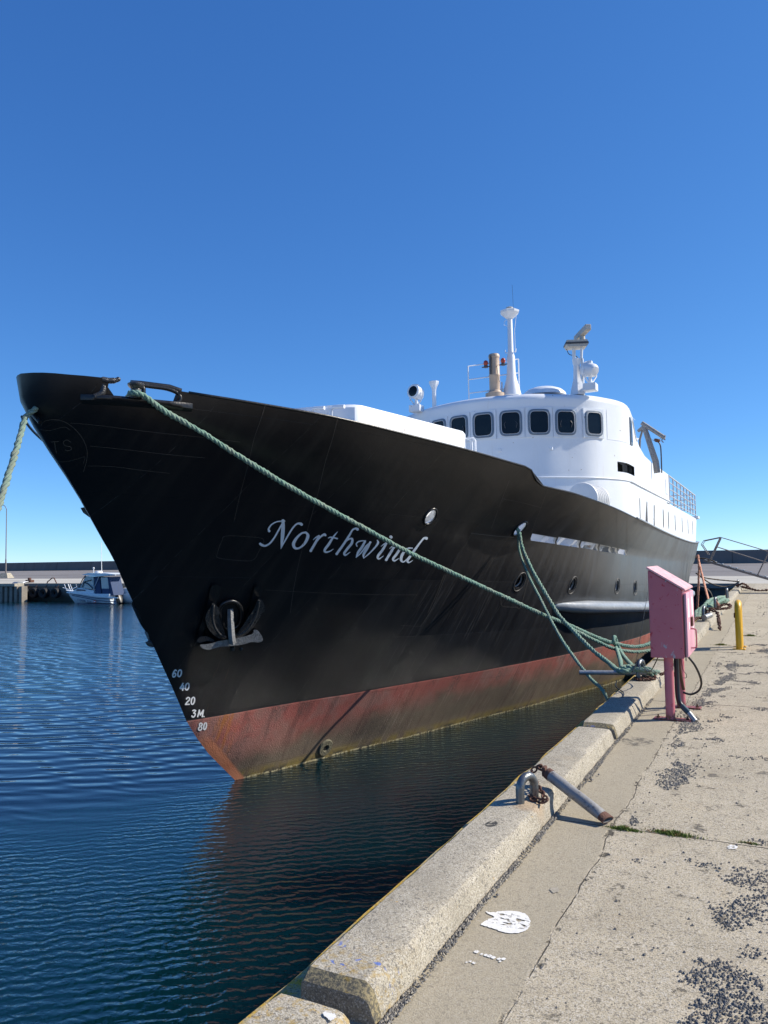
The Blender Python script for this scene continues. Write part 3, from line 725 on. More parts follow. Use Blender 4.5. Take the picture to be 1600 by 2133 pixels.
# capping on bulwark (thin) and white ledge strip
def strip(path, w_, h_):
    bm = B(); tube(bm, path, w_, 6); return bm
for s in (1, -1):
    pts = [Vector((hx(y, zsheer(y))-.012, y, zsheer(y)+.004)) for y in np.arange(6.15, 34, .2)]
    if s < 0: pts = [Vector((2*xc(p.y)-p.x, p.y, p.z)) for p in pts]
    bm = B(); tube(bm, pts, .017, 6); obj('bulwark_capping', bm, M['black'], ship, smooth=180)
pts = [Vector((hx(y, zsheer(y))+.012, y, zsheer(y)+.012)) for y in np.arange(17.3, 35, .25)]
bm = B(); tube(bm, pts, .025, 6); obj('ledge_strip', bm, M['rub'], ship, smooth=180)
# ------------------------------------------------------------------ lettering and weld lines on the hull
WS = [1.0]
def ribbon(bm, pts, n=7, off=.003, conv=None, widths=True, round_caps=True):
    """pts: (x, y, width) in drawing units; conv maps (x,y)->3D"""
    C = catmull(pts, n); L, Rr = [], []
    for i, (x, y, w_) in enumerate(C):
        a = C[max(i-1, 0)]; b = C[min(i+1, len(C)-1)]; dx, dy = b[0]-a[0], b[1]-a[1]; l = math.hypot(dx, dy) or 1
        nx, ny = -dy/l, dx/l; h = max(w_*WS[0], 1)/2
        L.append((x+nx*h, y+ny*h)); Rr.append((x-nx*h, y-ny*h))
    if round_caps:
        for end in (0, -1):
            x, y, w_ = C[end]
            if w_ < 4: continue
            q = [bm.verts.new(conv(x+w_/2*math.cos(t*math.pi/7), y+w_/2*math.sin(t*math.pi/7), off+.0004)) for t in range(14)]
            bm.faces.new(q)
    VL = [bm.verts.new(conv(*p, off)) for p in L]; VR = [bm.verts.new(conv(*p, off)) for p in Rr]
    for i in range(len(VL)-1): bm.faces.new((VL[i], VL[i+1], VR[i+1], VR[i]))
def mkconv(ox, oy, s): return lambda x, y, off: on_hull((ox+x/s, oy+y/s), off)
NW = {
'N': [[(170,192,22),(166,172,18),(190,137,14),(230,113,12),(270,106,13),(306,104,10)], [(300,106,10),(282,132,15),(255,180,17),(215,250,17),(175,300,18),(135,321,20),(104,313,26),(92,304,22)], [(291,103,30),(292,150,36),(288,220,38),(281,290,26),(273,346,5)], [(272,346,5),(300,292,14),(340,222,17),(380,160,17),(415,128,18),(445,128,26),(453,134,24)]],
'o': [[(488,205,20),(455,212,18),(412,252,26),(384,303,32),(396,340,26),(436,340,18),(484,297,26),(510,238,32),(496,208,20),(484,205,18)]],
'r': [[(557,268,6),(580,248,12),(605,234,16)], [(606,236,20),(578,290,25),(535,364,25)], [(582,292,9),(620,243,17),(652,222,24),(662,228,20)]],
't': [[(688,254,6),(712,246,14),(766,258,14)], [(769,199,5),(735,240,18),(692,308,26),(658,355,25),(665,376,20),(700,370,13),(730,351,6)]],
'h': [[(944,176,26),(928,170,20),(900,184,17),(870,235,22),(820,312,24),(762,392,24)], [(800,342,8),(835,290,14),(872,262,16),(897,262,22),(893,300,26),(855,348,25),(828,388,24),(840,403,16),(878,378,6)]],
'w': [[(940,324,12),(934,305,13),(952,286,14),(985,278,12),(1015,278,10)], [(1008,286,22),(985,330,26),(950,380,25),(932,424,6)], [(932,424,6),(975,383,14),(1020,325,18),(1056,290,10)], [(1056,290,20),(1030,340,27),(998,395,25),(998,430,8)], [(998,430,6),(1050,385,14),(1105,325,18),(1124,292,22),(1116,272,8)]],
'i': [[(1236,243,26),(1239,246,26)], [(1150,326,5),(1180,304,12),(1198,296,16)], [(1198,298,22),(1165,355,25),(1123,412,25),(1132,436,16),(1172,410,5)]],
'n': [[(1225,346,5),(1252,326,12),(1270,322,14)], [(1268,326,22),(1232,385,25),(1196,444,24)], [(1228,388,8),(1270,336,14),(1305,322,18),(1318,340,25),(1288,392,25),(1256,436,24),(1270,453,16),(1308,430,5)]],
'd': [[(1424,342,12),(1385,346,18),(1342,390,27),(1326,440,27),(1346,463,14),(1388,428,12),(1432,372,12)], [(1548,256,26),(1527,255,20),(1500,285,18),(1455,345,24),(1410,408,26),(1382,450,25),(1395,468,14),(1428,450,5)]]}
cv = mkconv(520, 1060, 4.21)
WS[0] = .86
for ch, strokes in NW.items():
    bm = B()
    for k, s in enumerate(strokes): ribbon(bm, s, 8, .003+k*.0006, cv)
    obj('name_letter', bm, M['text'], ship, recalc=False)
WS[0] = 1.0
DG = {'6': [[(.85,.08),(.55,.0),(.25,.25),(.08,.62),(.2,.95),(.55,1.0),(.85,.75),(.7,.5),(.4,.45),(.15,.62)]],
 '0': [[(.5,0),(.2,.15),(.08,.5),(.2,.88),(.5,1),(.8,.85),(.92,.5),(.8,.12),(.5,0)]],
 '4': [[(.55,0),(.3,.4),(.05,.72),(.5,.72),(.95,.72)], [(.72,.35),(.70,.65),(.68,1)]],
 '2': [[(.1,.2),(.4,0),(.8,.1),(.8,.35),(.4,.65),(.05,.98)], [(.05,.98),(.5,.97),(.9,.96)]],
 '3': [[(.1,.08),(.5,0),(.85,.08)], [(.85,.08),(.62,.3),(.42,.43)], [(.42,.43),(.8,.5),(.85,.75),(.55,1),(.2,.98),(.05,.85)]],
 'M': [[(.02,1),(.1,.5),(.16,0)], [(.16,0),(.32,.4),(.48,.75)], [(.48,.75),(.7,.4),(.95,0)], [(.95,0),(.93,.5),(.9,1)]],
 '.': [[(.3,.93),(.35,.95)]],
 '8': [[(.5,.45),(.2,.3),(.25,.05),(.6,.0),(.85,.15),(.75,.36),(.5,.45),(.15,.6),(.08,.85),(.4,1),(.8,.9),(.88,.65),(.5,.45)]]}
cv6 = mkconv(300, 1200, 3.81)
def glyph(ch, x, y, w_, h_, sl=.16, t=11):
    bm = B()
    for k, s in enumerate(DG[ch]):
        ribbon(bm, [(x+a*w_+(1-b)*h_*sl, y+b*h_, t) for a, b in s], 6, .003+k*.0006, cv6)
    obj('draught_mark', bm, M['marks'], ship, recalc=False)
for ch, x, y, w_, h_ in (('6',223,744,30,54),('0',262,742,32,54),('4',282,850,34,54),('0',322,848,32,54),('2',326,962,34,56),('0',368,960,30,56),('3',376,1062,30,54),('M',424,1062,40,52),('.',466,1066,24,50),('8',428,1166,30,56),('0',468,1162,24,54)):
    glyph(ch, x, y, w_, h_, .14, 11)
cv1 = mkconv(0, 740, 3.2)
def bead(pts, conv, w_=2.2, n=6, mat='bead', off=.003):
    bm = B(); ribbon(bm, [(a, b, w_) for a, b in pts], n, off, conv, round_caps=False); obj('weld_line', bm, M[mat], ship, recalc=False)
bead([(470,450),(600,460),(730,475),(900,497),(1100,520),(1340,545),(1600,577)], cv1)
bead([(600,603),(850,628),(1100,658),(1365,682)], cv1)
bead([(585,735),(750,740),(950,765),(1130,785)], cv1)
bead([(272,470),(300,438),(360,428),(430,442),(500,490),(555,560),(580,630),(578,700),(556,776)], cv1, 3)
bead([(275,493),(330,500),(400,482),(440,478),(470,500)], cv1)
bead([(390,708),(450,706),(520,688),(566,676),(556,720)], cv1)
bead([(340,576),(368,574),(396,572)], cv1, 4); bead([(366,576),(370,610),(378,652)], cv1, 4)
bead([(474,578),(446,562),(424,578),(436,600),(470,608),(476,626),(455,634),(436,628)], cv1, 4)
cv2 = mkconv(400, 800, 2.667)
bead([(408,112),(380,200),(345,300),(315,430),(270,600),(232,765)], cv2, 1.6)
bead([(808,190),(780,300),(740,430),(700,600),(660,740),(600,960),(565,1130),(545,1270)], cv2, 1.6)
bead([(400,870),(385,855),(330,848),(190,842),(165,870),(140,940),(150,965),(280,980),(340,975),(370,930),(400,870)], cv2, 1.6)
bead([(400,1142),(700,1158),(1000,1168),(1250,1170)], cv2, 1.2)
bead([(1400,1060),(1360,1160),(1310,1270)], cv2, 1.6)
cv4 = mkconv(850, 1000, 2.54)
bead([(200,500),(160,600),(120,690),(70,765),(60,772),(-40,768)], cv4, 1.4)
bead([(500,98),(600,118),(705,145)], cv4, 1.8); bead([(535,0),(500,90),(440,255)], cv4, 1.6); bead([(740,40),(700,150),(650,280)], cv4, 1.6)
bead([(850,190),(925,205)], cv4, 1.6); bead([(330,280),(450,294),(560,302)], cv4, 2.2)
bead([(490,625),(492,655),(505,668),(570,672),(595,668),(640,520),(670,520)], cv4, 1.5)
bead([(1010,140),(1012,250),(1008,370)], cv4, 1.4); bead([(1160,190),(1158,400)], cv4, 1.4); bead([(1105,165),(1103,385)], cv4, 1.2)
bead([(1160,765),(1150,770),(1155,785),(1165,715)], cv4, 1.6)
# bottom sea-water inlet flange
p = hull_hit((677, 1557)); nn, u, v = local_frame(p)
bm = B(); lathe(bm, [(.045, .012), (.058, .03), (.125, .03), (.14, .015), (.14, -.03), (.045, -.03)], p, nn, 26); 
o = obj('sea_inlet_flange', bm, paint('fouled_flange', (.13, .12, .08), .85, .4, 30, .02, 50), ship, smooth=35)
bm = B(); lathe(bm, [(.046, .011), (.044, .0135)], p, nn, 16); obj('bore', bm, M['dark'], o)
# ------------------------------------------------------------------ superstructure
# wheelhouse plan outline: (x, y) from port side round the front to starboard
WO = [(-2.70, 18.3), (-2.70, 17.3), (-2.74, 16.8), (-2.90, 16.35), (-3.20, 15.82), (-3.62, 15.44), (-4.12, 15.08), (-4.65, 14.90), (-5.20, 14.83), (-5.85, 14.93), (-6.5, 15.20), (-7.1, 15.60), (-7.65, 16.10), (-8.1, 16.7), (-8.35, 17.3), (-8.45, 18.3)]
WOc = [Vector((a, b, 0)) for a, b in catmull(WO, 8)]
WOc = [Vector((v.x, v.y, 0)) for v in resample(WOc, .08)]
def onrm(i, C):
    a = C[max(i-1, 0)]; b = C[min(i+1, len(C)-1)]; t = (b-a).normalized(); n = Vector((-t.y, t.x, 0)); 
    return -n if n.dot(Vector((a.x+5.4, a.y-17.5, 0))) < 0 else n
ON = [onrm(i, WOc) for i in range(len(WOc))]
def ztop(y):   # flush side profile
    return float(np.interp(y, [16.9, 17.2, 17.7, 18.05, 18.6, 19.4, 20.7, 24.1], [4.90, 4.80, 4.62, 4.30, 4.11, 3.98, 3.94, 3.95]))
def house():
    bm = B(); rows = []
    inset = lambda i, d: WOc[i]-ON[i]*d
    lev = [(1.8, 0), (2.05, 0), (2.25, 0), (2.42, 0), (2.6, 0), (3.155, 0), (3.165, .0), (3.9, .0), (4.55, .0)]
    for z, d in lev:
        row = []
        for i in range(len(WOc)):
            x, y = inset(i, d).xy; zz = min(z, ztop(y)) if x > -3 else z
            if zz < zsheer(y)+.02: x = min(x, hx(y, min(zz, zsheer(y)))-.07)
            row.append(bm.verts.new((x, y, zz)))
        rows.append(row)
    rr = .22
    for k in range(1, 8):
        a = math.pi/2*k/7; z = 4.68+rr*math.sin(a); d = rr*(1-math.cos(a))-.045*math.sin(a*2)
        rows.append([bm.verts.new((*(inset(i, d)).xy, min(z, ztop(WOc[i].y)) if WOc[i].x > -3.1 else z)) for i in range(len(WOc))])
    for a, b in zip(rows, rows[1:]):
        for i in range(len(a)-1): bm.faces.new((a[i], a[i+1], b[i+1], b[i]))
    # roof: pull rim towards the ridge, cambered
    c = Vector((-5.5, 17.2, 0)); prev = rows[-1]
    for s, zz in ((.88, 4.945), (.7, 5.0), (.4, 5.06), (.12, 5.08)):
        cur = [bm.verts.new((c.x+(v.co.x-c.x)*s, c.y+(v.co.y-c.y)*s, min(zz, v.co.z+.19*(1-s)+.02))) for v in rows[-1]]
        for i in range(len(cur)-1): bm.faces.new((prev[i], prev[i+1], cur[i+1], cur[i]))
        prev = cur
    bm.faces.new(prev)
    # back wall
    back = [r[0] for r in rows]+[r[-1] for r in rows[::-1]]
    bm.faces.new(back)
    bmesh.ops.remove_doubles(bm, verts=bm.verts, dist=.0005)
    return bm
wh = obj('wheelhouse', house(), [M['white'], M['dark']], ship, origin=(-5.5, 17, 1.7))
sd = wh.modifiers.new('s', 'SOLIDIFY'); sd.thickness = .05; sd.offset = -1
# cut the dark ventilation slot round the port corner
cb = B()
slot = []
c0 = atz((1286, 973), 3.45)
pts = [i for i, v in enumerate(WOc) if v.x > -4 and v.y < 17.15]
def near_i(px, z):
    best, bi = 9e9, 0
    for i, v in enumerate(WOc):
        d = v+Vector((0, 0, z))-CAMLOC; zz = d.dot(FW); sx = CX+F*d.dot(CAMX)/zz
        if v.y-0.2 < 17.6 and (sx-px)**2 < best and ON[i].dot(CAMLOC-v) > -.2: best, bi = (sx-px)**2, i
    return bi
ia, ib = sorted((near_i(1287, 3.4), near_i(1324, 3.4)))
for s, sg in ((0, 1),):
    inn = [WOc[i]-ON[i]*.3 for i in range(ia, ib+1)]; out = [WOc[i]+ON[i]*.1 for i in range(ia, ib+1)]
    poly = [(v.x, v.y, 3.335) for v in out]+[(v.x, v.y, 3.335) for v in inn[::-1]]
    prism(cb, poly, (0, 0, .21), 1)
me = bpy.data.meshes.new('c'); bmesh.ops.triangulate(cb, faces=cb.faces); bmesh.ops.recalc_face_normals(cb, faces=cb.faces); cb.to_mesh(me); cb.free(); me.materials.append(M['white']); me.materials.append(M['dark']); co = bpy.data.objects.new('c', me); col.objects.link(co)
bo = wh.modifiers.new('b', 'BOOLEAN'); bo.operation = 'DIFFERENCE'; bo.object = co; bo.solver = 'EXACT'
co.location = (0, 0, 0); apply_mods(wh); bpy.data.objects.remove(co)
wh.data.shade_smooth(); wh.data.set_sharp_from_angle(angle=R(35))
bm = B(); poly = [WOc[i]-ON[i]*.28 for i in range(ia-2, ib+3)]
for a, b in zip(poly, poly[1:]):
    bm.faces.new([bm.verts.new((*p.xy, z)) for p, z in ((a, 3.25), (b, 3.25), (b, 3.62), (a, 3.62))])
obj('vent_backing', bm, M['dark'], ship)
# ledge mouldings
def ledge(z, r, i0=0, i1=None, off=.0):
    bm = B(); tube(bm, [WOc[i]+ON[i]*off+Vector((0, 0, z)) for i in range(i0, (i1 or len(WOc)))], r, 8, flat=((0, 0, 1), .6)); return bm
obj('ledge_strip', ledge(3.17, .022), M['white'], ship, smooth=180)
# weld seams and small fittings on the wheelhouse
bm = B(); i_ = near_i(1262, 4.3); tube(bm, [WOc[i_]+ON[i_]*.002+Vector((0, 0, z_)) for z_ in (4.0, 4.3, 4.66)], .004, 5); tube(bm, [WOc[k]+ON[k]*.002+Vector((0, 0, 3.99)) for k in range(max(0, i_-14), i_+1)], .004, 5); tube(bm, [WOc[k]+ON[k]*.002+Vector((0, 0, 4.66)) for k in range(2, len(WOc)-2)], .0035, 5)
obj('weld_seam', bm, M['white'], ship, smooth=60)
for px_ in (1040, 1150):
    i_ = near_i(px_, 3.8); bm = B(); box(bm, WOc[i_]+Vector((-.03, -.03, 3.72)), WOc[i_]+Vector((.03, .03, 3.78)), .01); obj('cable_box', bm, M['white'], ship)
# lower side block aft of wheelhouse
def side_x(y): return -2.70 if y < 33 else -2.70-(y-33)**2*.1
bm = B(); n = 60; L = []; R_ = []
yy = [17.5+(33.0-17.5)*i/n for i in range(n+1)]
def band(bm, z0f, z1f, th=.06):
    pass
top = lambda y: 3.10-.012*(y-24) if y > 24 else 3.12
for s in (1, -1):
    X = lambda y, s=s: side_x(y) if s > 0 else 2*xc(y)-side_x(y)+0.0
    prev = None
    for y in yy:
        x = X(y); xb = min(x, hx(y, zsheer(y)-.25)-.06) if s > 0 else max(x, 2*xc(y)-hx(y, zsheer(y)-.25)+.06); row = [bm.verts.new((xb, y, zsheer(y)-.25)), bm.verts.new((x, y, top(y)-.03)), bm.verts.new((x-s*.03, y, top(y)))]
        if prev:
            for a in range(2): bm.faces.new((prev[a], prev[a+1], row[a+1], row[a]))
        prev = row
prev = None
for y in yy:
    row = [bm.verts.new((side_x(y)-.03, y, top(y))), bm.verts.new((xc(y), y, top(y)+.03)), bm.verts.new((2*xc(y)-side_x(y)+.03, y, top(y)))]
    if prev: bm.faces.new((prev[0], prev[1], row[1], row[0])); bm.faces.new((prev[1], prev[2], row[2], row[1]))
    prev = row
for yw in (17.5, 33.0):
    bm.faces.new([bm.verts.new(c) for c in ((side_x(yw)-.1, yw, 2.3), (side_x(yw), yw, top(yw)-.01), (2*xc(yw)-side_x(yw), yw, top(yw)-.01), (2*xc(yw)-side_x(yw)+.1, yw, 2.3))])
bmesh.ops.remove_doubles(bm, verts=bm.verts, dist=.001)
blk_ = obj('aft_deckhouse', bm, [M['white'], M['slot']], ship, origin=(-5.5, 25, 1.8))
sd = blk_.modifiers.new('s', 'SOLIDIFY'); sd.thickness = .05; sd.offset = -1
cb = B()
SL = [(1334, 1040, 1080), (1349, 1047, 1086), (1363.6, 1054, 1091), (1381.6, 1062.5, 1097), (1392, 1067, 1100), (1406, 1073.5, 1104), (1420.6, 1079, 1108), (1432.8, 1083, 1111), (1442.4, 1086.5, 1113)]
for px, a, b in SL:
    t_ = atx((px, a), -2.7); b_ = atx((px+1, b), -2.7); w_ = .085; q = []
    for k in range(7): q.append((-2.6, t_.y+w_*math.cos(math.pi*k/6), t_.z-.05+w_*math.sin(math.pi*k/6)))
    for k in range(7): q.append((-2.6, t_.y+w_*math.cos(math.pi+math.pi*k/6), b_.z+.05+w_*math.sin(math.pi+math.pi*k/6)))
    prism(cb, q, (-.25, 0, 0), 1)
me = bpy.data.meshes.new('c'); bmesh.ops.recalc_face_normals(cb, faces=cb.faces); cb.to_mesh(me); cb.free(); me.materials.append(M['white']); me.materials.append(M['slot']); co = bpy.data.objects.new('c', me); col.objects.link(co)
bo = blk_.modifiers.new('b', 'BOOLEAN'); bo.operation = 'DIFFERENCE'; bo.object = co; bo.solver = 'EXACT'
apply_mods(blk_); bpy.data.objects.remove(co)
for px, a, b in SL:
    t_ = atx((px, a), -2.7); b_ = atx((px+1, b), -2.7); bm = B(); box(bm, (-2.755, t_.y-.10, b_.z-.05), (-2.722, t_.y+.10, t_.z+.05)); obj('side_window', bm, M['slot'], ship)
# upper side wall with swept top edge (port and starboard)
for s in (1, -1):
    bm = B(); prev = None
    for i in range(60):
        y = 18.2+(24.1-18.2)*i/59
        x = -2.70 if s > 0 else -8.45-(y-18.2)*.02
        th = .07*s
        row = [bm.verts.new((x, y, 3.06)), bm.verts.new((x, y, ztop(y))), bm.verts.new((x-th, y, ztop(y))), bm.verts.new((x-th, y, 3.06))]
        if prev:
            for a in range(4): bm.faces.new((prev[a], prev[(a+1) % 4], row[(a+1) % 4], row[a]))
        else: bm.faces.new(row)
        prev = row
    bm.faces.new(prev[::-1]); obj('side_screen', bm, M['white'], ship)
    x = -2.69 if s > 0 else -8.46
    bm = B(); tube(bm, [(x, 17.2, 3.17), (x, 24.1, 3.155)], .020, 8); obj('ledge_strip', bm, M['white'], ship, smooth=180)
bm = B(); box(bm, (-2.715, 23.3, 3.32), (-2.685, 23.75, 3.75), .01); obj('screen_panel', bm, M['white'], ship)
bm = B(); box(bm, (-4.6, 32.9, 2.98), (-2.62, 33.5, 3.09), .02); box(bm, (-8.2, 32.9, 2.98), (-4.6, 33.5, 3.085), .02); obj('deck_overhang', bm, M['white'], ship)
bm = B(); box(bm, (-8.3, 18.0, 3.1), (-2.9, 18.25, 4.55)); obj('wheelhouse_rear_wall', bm, M['white'], ship)
# aft railing
bm = B(); ysr = np.linspace(24.35, 32.9, 9)
posts = [(-2.72, y, 3.08) for y in ysr]
for x, y, z in posts: tube(bm, [(x, y, z), (x, y, z+.86)], .022, 8)
for h_ in (.86, .66, .46, .26, .08): tube(bm, [(-2.72, 24.35, 3.08+h_), (-2.72, 32.9, 3.05+h_)], .024 if h_ > .8 else .016, 8)
for x in (-3.5, -4.5, -5.5, -6.5, -7.5): tube(bm, [(x, 32.9, 3.08), (x, 32.9, 3.94)], .02, 8)
for h_ in (.86, .66, .46, .26): tube(bm, [(-2.72, 32.9, 3.08+h_), (-8.0, 32.9, 3.08+h_)], .018, 8)
for y in (24.35, 27, 30, 32.9): tube(bm, [(-7.9, y, 3.08), (-7.9, y, 3.94)], .02, 8)
for h_ in (.86, .46): tube(bm, [(-7.9, 24.35, 3.08+h_), (-7.9, 32.9, 3.08+h_)], .02, 8)
obj('aft_railing', bm, M['rail'], ship, smooth=60)
# wheelhouse windows
def rrect(w_, h_, bulge, n=6, rc=.35):
    """rounded barrel shaped outline, half sizes w_,h_"""
    out = []
    for k in range(48):
        a = 2*math.pi*k/48; e = .34
        c, s = math.cos(a), math.sin(a)
        out.append((w_*math.copysign(abs(c)**e, c), h_*math.copysign(abs(s)**e, s)*(1-bulge*abs(c)**2)))
    return out
WP = [((1238, 877), 'a'), ((1179, 877), 'b'), ((1119, 877), 'a'), ((1062, 880), 'b'), ((1007, 884), 'a'), ((958, 888), 'b'), ((914, 895), 'a')]
idx = [near_i(p[0], 4.3) for p, _ in WP]
cx_ = idx[-1]; gap_ = idx[-1]-idx[-2]
extra = [(cx_+gap_*k, 'b' if k % 2 else 'a') for k in (1, 2, 3)]
for i, ty in [(i, t[1]) for i, t in zip(idx, WP)]+[e for e in extra if e[0] < len(WOc)-2]:
    c = WOc[i]; n = ON[i]; u = Vector((-n.y, n.x, 0)); zc = 4.285; o0 = Vector((c.x, c.y, zc)); V = lambda a, b, d: o0+u*a+Vector((0, 0, b))+n*d
    bm = B(); hw, hh_ = .265, .30
    # thin raised square plate outline
    prism(bm, [V(-hw, -hh_, -.02), V(hw, -hh_, -.02), V(hw, hh_, -.02), V(-hw, hh_, -.02)], n*.034)
    pl = obj('window', bm, M['white'], ship)
    out = rrect(.228, .262, .12); inn = rrect(.188, .222, .10)
    bm = B(); rings = []
    for ol, d in ((out, .012), (out, .034), (rrect(.221, .254, .12), .040), (rrect(.195, .230, .10), .040), (inn, .034), (inn, .018)):
        rings.append([bm.verts.new(V(a, b, d)) for a, b in ol])
    for a, b in zip(rings, rings[1:]):
        for k in range(48): bm.faces.new((a[k], a[(k+1) % 48], b[(k+1) % 48], b[k]))
    obj('window_gasket', bm, M['rubber'] , pl, smooth=50)
    bm = B(); rings = []
    for ol, d in ((rrect(.193, .228, .10), .042), (rrect(.184, .219, .10), .044), (rrect(.182, .217, .1), .02)):
        rings.append([bm.verts.new(V(a, b, d)) for a, b in ol])
    for a, b in zip(rings, rings[1:]):
        for k in range(48): bm.faces.new((a[k], a[(k+1) % 48], b[(k+1) % 48], b[k]))
    obj('window_trim', bm, M['rail'], pl, smooth=50)
    bm = B(); bm.faces.new([bm.verts.new(V(a, b, .021)) for a, b in rrect(.188, .223, .10)]); obj('pane', bm, M['glass'], pl)
    if ty == 'b':
        bm = B(); 
        for sx in (-1, 1):
            bm = B(); tube(bm, [V(sx*.11, -.10, .03), V(sx*.13, -.02, .05), V(sx*.10, .03, .03)], .007, 6); obj('wing_nut', bm, M['grey'], pl, smooth=60)
# narrow side window of the wheelhouse
bm = B(); prism(bm, [(-2.72, 17.30, 4.0), (-2.72, 17.55, 4.0), (-2.72, 17.50, 4.52), (-2.72, 17.30, 4.60)], (.045, 0, 0)); o = obj('window', bm, M['rubber'], ship)
bm = B(); prism(bm, [(-2.674, 17.34, 4.06), (-2.674, 17.51, 4.06), (-2.674, 17.47, 4.47), (-2.674, 17.34, 4.54)], (.003, 0, 0)); obj('pane', bm, M['glass'], o)

# ------------------------------------------------------------------ foredeck house
A = [(-6.7, 8.40), (-5.60, 8.42), (-4.95, 8.52), (-4.76, 8.62), (-4.70, 8.72), (-4.31, 11.40), (-4.33, 11.50), (-4.45, 11.55), (-7.6, 11.55), (-7.3, 8.5)]
bm = B(); zt = 3.60
lo = [bm.verts.new((min(x, hx(y, 2.2)-.1), y, 2.2)) for x, y in A]; mid0 = [bm.verts.new((min(x, hx(y, 2.75)-.08), y, 2.75)) for x, y in A]; mid = [bm.verts.new((x, y, zt-.04)) for x, y in A]
cA = Vector((-6, 10, 0)); up_ = [bm.verts.new((x+(cA.x-x)*.015, y+(cA.y-y)*.015, zt)) for x, y in A]
for a, b in ((lo, mid0), (mid0, mid), (mid, up_)):
    for i in range(len(A)): bm.faces.new((a[i], a[(i+1) % len(A)], b[(i+1) % len(A)], b[i]))
bm.faces.new(up_); obj('foredeck_house', bm, M['white'], ship, smooth=30)
# raised seams and end pipes on it
def side_pt(t, z, off=.004):
    a = Vector((-4.70, 8.72, z)); b = Vector((-4.31, 11.40, z)); p = a.lerp(b, t); return p+Vector((.99, -.145, 0))*off
bm = B()
for rect in ((.10, .44, 3.32, 2.9), (.46, .66, 3.34, 2.9)):
    a, b, z1, z0 = rect; tube(bm, [side_pt(a, z0), side_pt(a, z1-.04), side_pt(a+.02, z1), side_pt(b-.02, z1), side_pt(b, z1-.04), side_pt(b, z0)], .005, 5)
obj('panel_seam', bm, M['white'], ship, smooth=60)
for dx in (0, .06):
    bm = B(); q = Vector((-4.24+dx, 11.50, 0)); tube(bm, [q+Vector((-.12, 0, 3.49)), q+Vector((-.02, 0, 3.49)), q+Vector((.01, 0, 3.45)), q+Vector((.01, 0, 2.85))], .018, 8); obj('vent_pipe', bm, M['white'], ship, smooth=60)
for px in ((651, 848), (692, 845)):
    q = aty(px, 8.36); bm = B(); tube(bm, [q+Vector((.18, 0, -.03)), q+Vector((.02, 0, -.02)), q+Vector((-.02, 0, -.06)), q+Vector((-.02, 0, -.9))], .026, 8); obj('hooped_vent', bm, M['white'], ship, smooth=60)

# ------------------------------------------------------------------ roof gear (all stand on the wheelhouse roof)
def roofz(y): return 4.93 if y < 15.6 else 5.02
# searchlight seen from the front
def searchlight(c, yaw, pitch, name_l):
    t = thing('searchlight', name_l, 'searchlight', c)
    d = Vector((math.sin(yaw)*math.cos(pitch), -math.cos(yaw)*math.cos(pitch), math.sin(pitch))); s = Vector((math.cos(yaw), math.sin(yaw), 0)); h = c+Vector((0, 0, .36))
    bm = B(); box(bm, c+Vector((-.13, -.13, -.08)), c+Vector((.13, .13, .07)), .01); obj('pedestal', bm, M['white'], t)
    bm = B(); lathe(bm, [(.02, -.17), (.09, -.165), (.135, -.11), (.148, .0), (.150, .10), (.158, .105), (.158, .125), (.138, .13)], h, d, 28); bo_ = obj('lamp_body', bm, M['white'], t, smooth=35)
    bm = B(); lathe(bm, [(.136, .10), (.136, .124), (.10, .135), (.03, .14)], h, d, 28); obj('lens', bm, M['glass'], bo_, smooth=60)
    bm = B(); tube(bm, [h+s*.17, h+s*.175-Vector((0, 0, .12)), h+s*.08-Vector((0, 0, .24)), c+Vector((0, 0, .07))], .014, 8); tube(bm, [h-s*.17, h-s*.175-Vector((0, 0, .12)), h-s*.08-Vector((0, 0, .24)), c+Vector((0, 0, .07))], .014, 8)
    cyl(bm, c+Vector((0, 0, .05)), c+Vector((0, 0, .2)), .05, .035); obj('yoke', bm, M['white'], t, smooth=60)
    bm = B(); box(bm, h+Vector((-.05, -.05, .12)), h+Vector((.05, .07, .185)), .01); obj('vent_cap', bm, M['white'], t)
    return t
searchlight(aty((868, 856), 15.35)+Vector((0, 0, .05)), R(-12), R(6), 'round searchlight facing forward at the far corner of the wheelhouse roof')
t2 = searchlight(aty((1228, 812), 15.75)+Vector((.02, 0, .05)), R(235), R(20), 'white searchlight turned away beside the radar mast')
def P_(px, y): return aty(px, y)
# flared stub
b0 = P_((905, 848), 15.6); h_ = P_((903, 795), 15.6).z-b0.z; bm = B(); Q = Matrix.Translation(b0)@Matrix.Rotation(R(20), 4, 'Z')
lathe(bm, [(.055, -.15), (.05, 0), (.048, h_*.62), (.06, h_*.74), (.115, h_*.93), (.12, h_*.99), (.12, h_)], b0, (0, 0, 1), 8)
obj('vent_stub', bm, M['white'], ship, smooth=30)
# guard rail on the roof
ry = 15.9
bm = B(); l0 = P_((977, 831), ry); l1 = P_((975, 763), ry); r0 = P_((1082, 818), ry+.9); r1 = P_((1080, 748), ry+.9)
tube(bm, [l0-Vector((0, 0, .12)), l1], .014, 8); tube(bm, [r0-Vector((0, 0, .12)), r1], .014, 8)
for f_ in (1, .59, .17): tube(bm, [l0.lerp(l1, f_), r0.lerp(r1, f_)], .012, 8)
obj('roof_railing', bm, M['white'], ship, smooth=60)
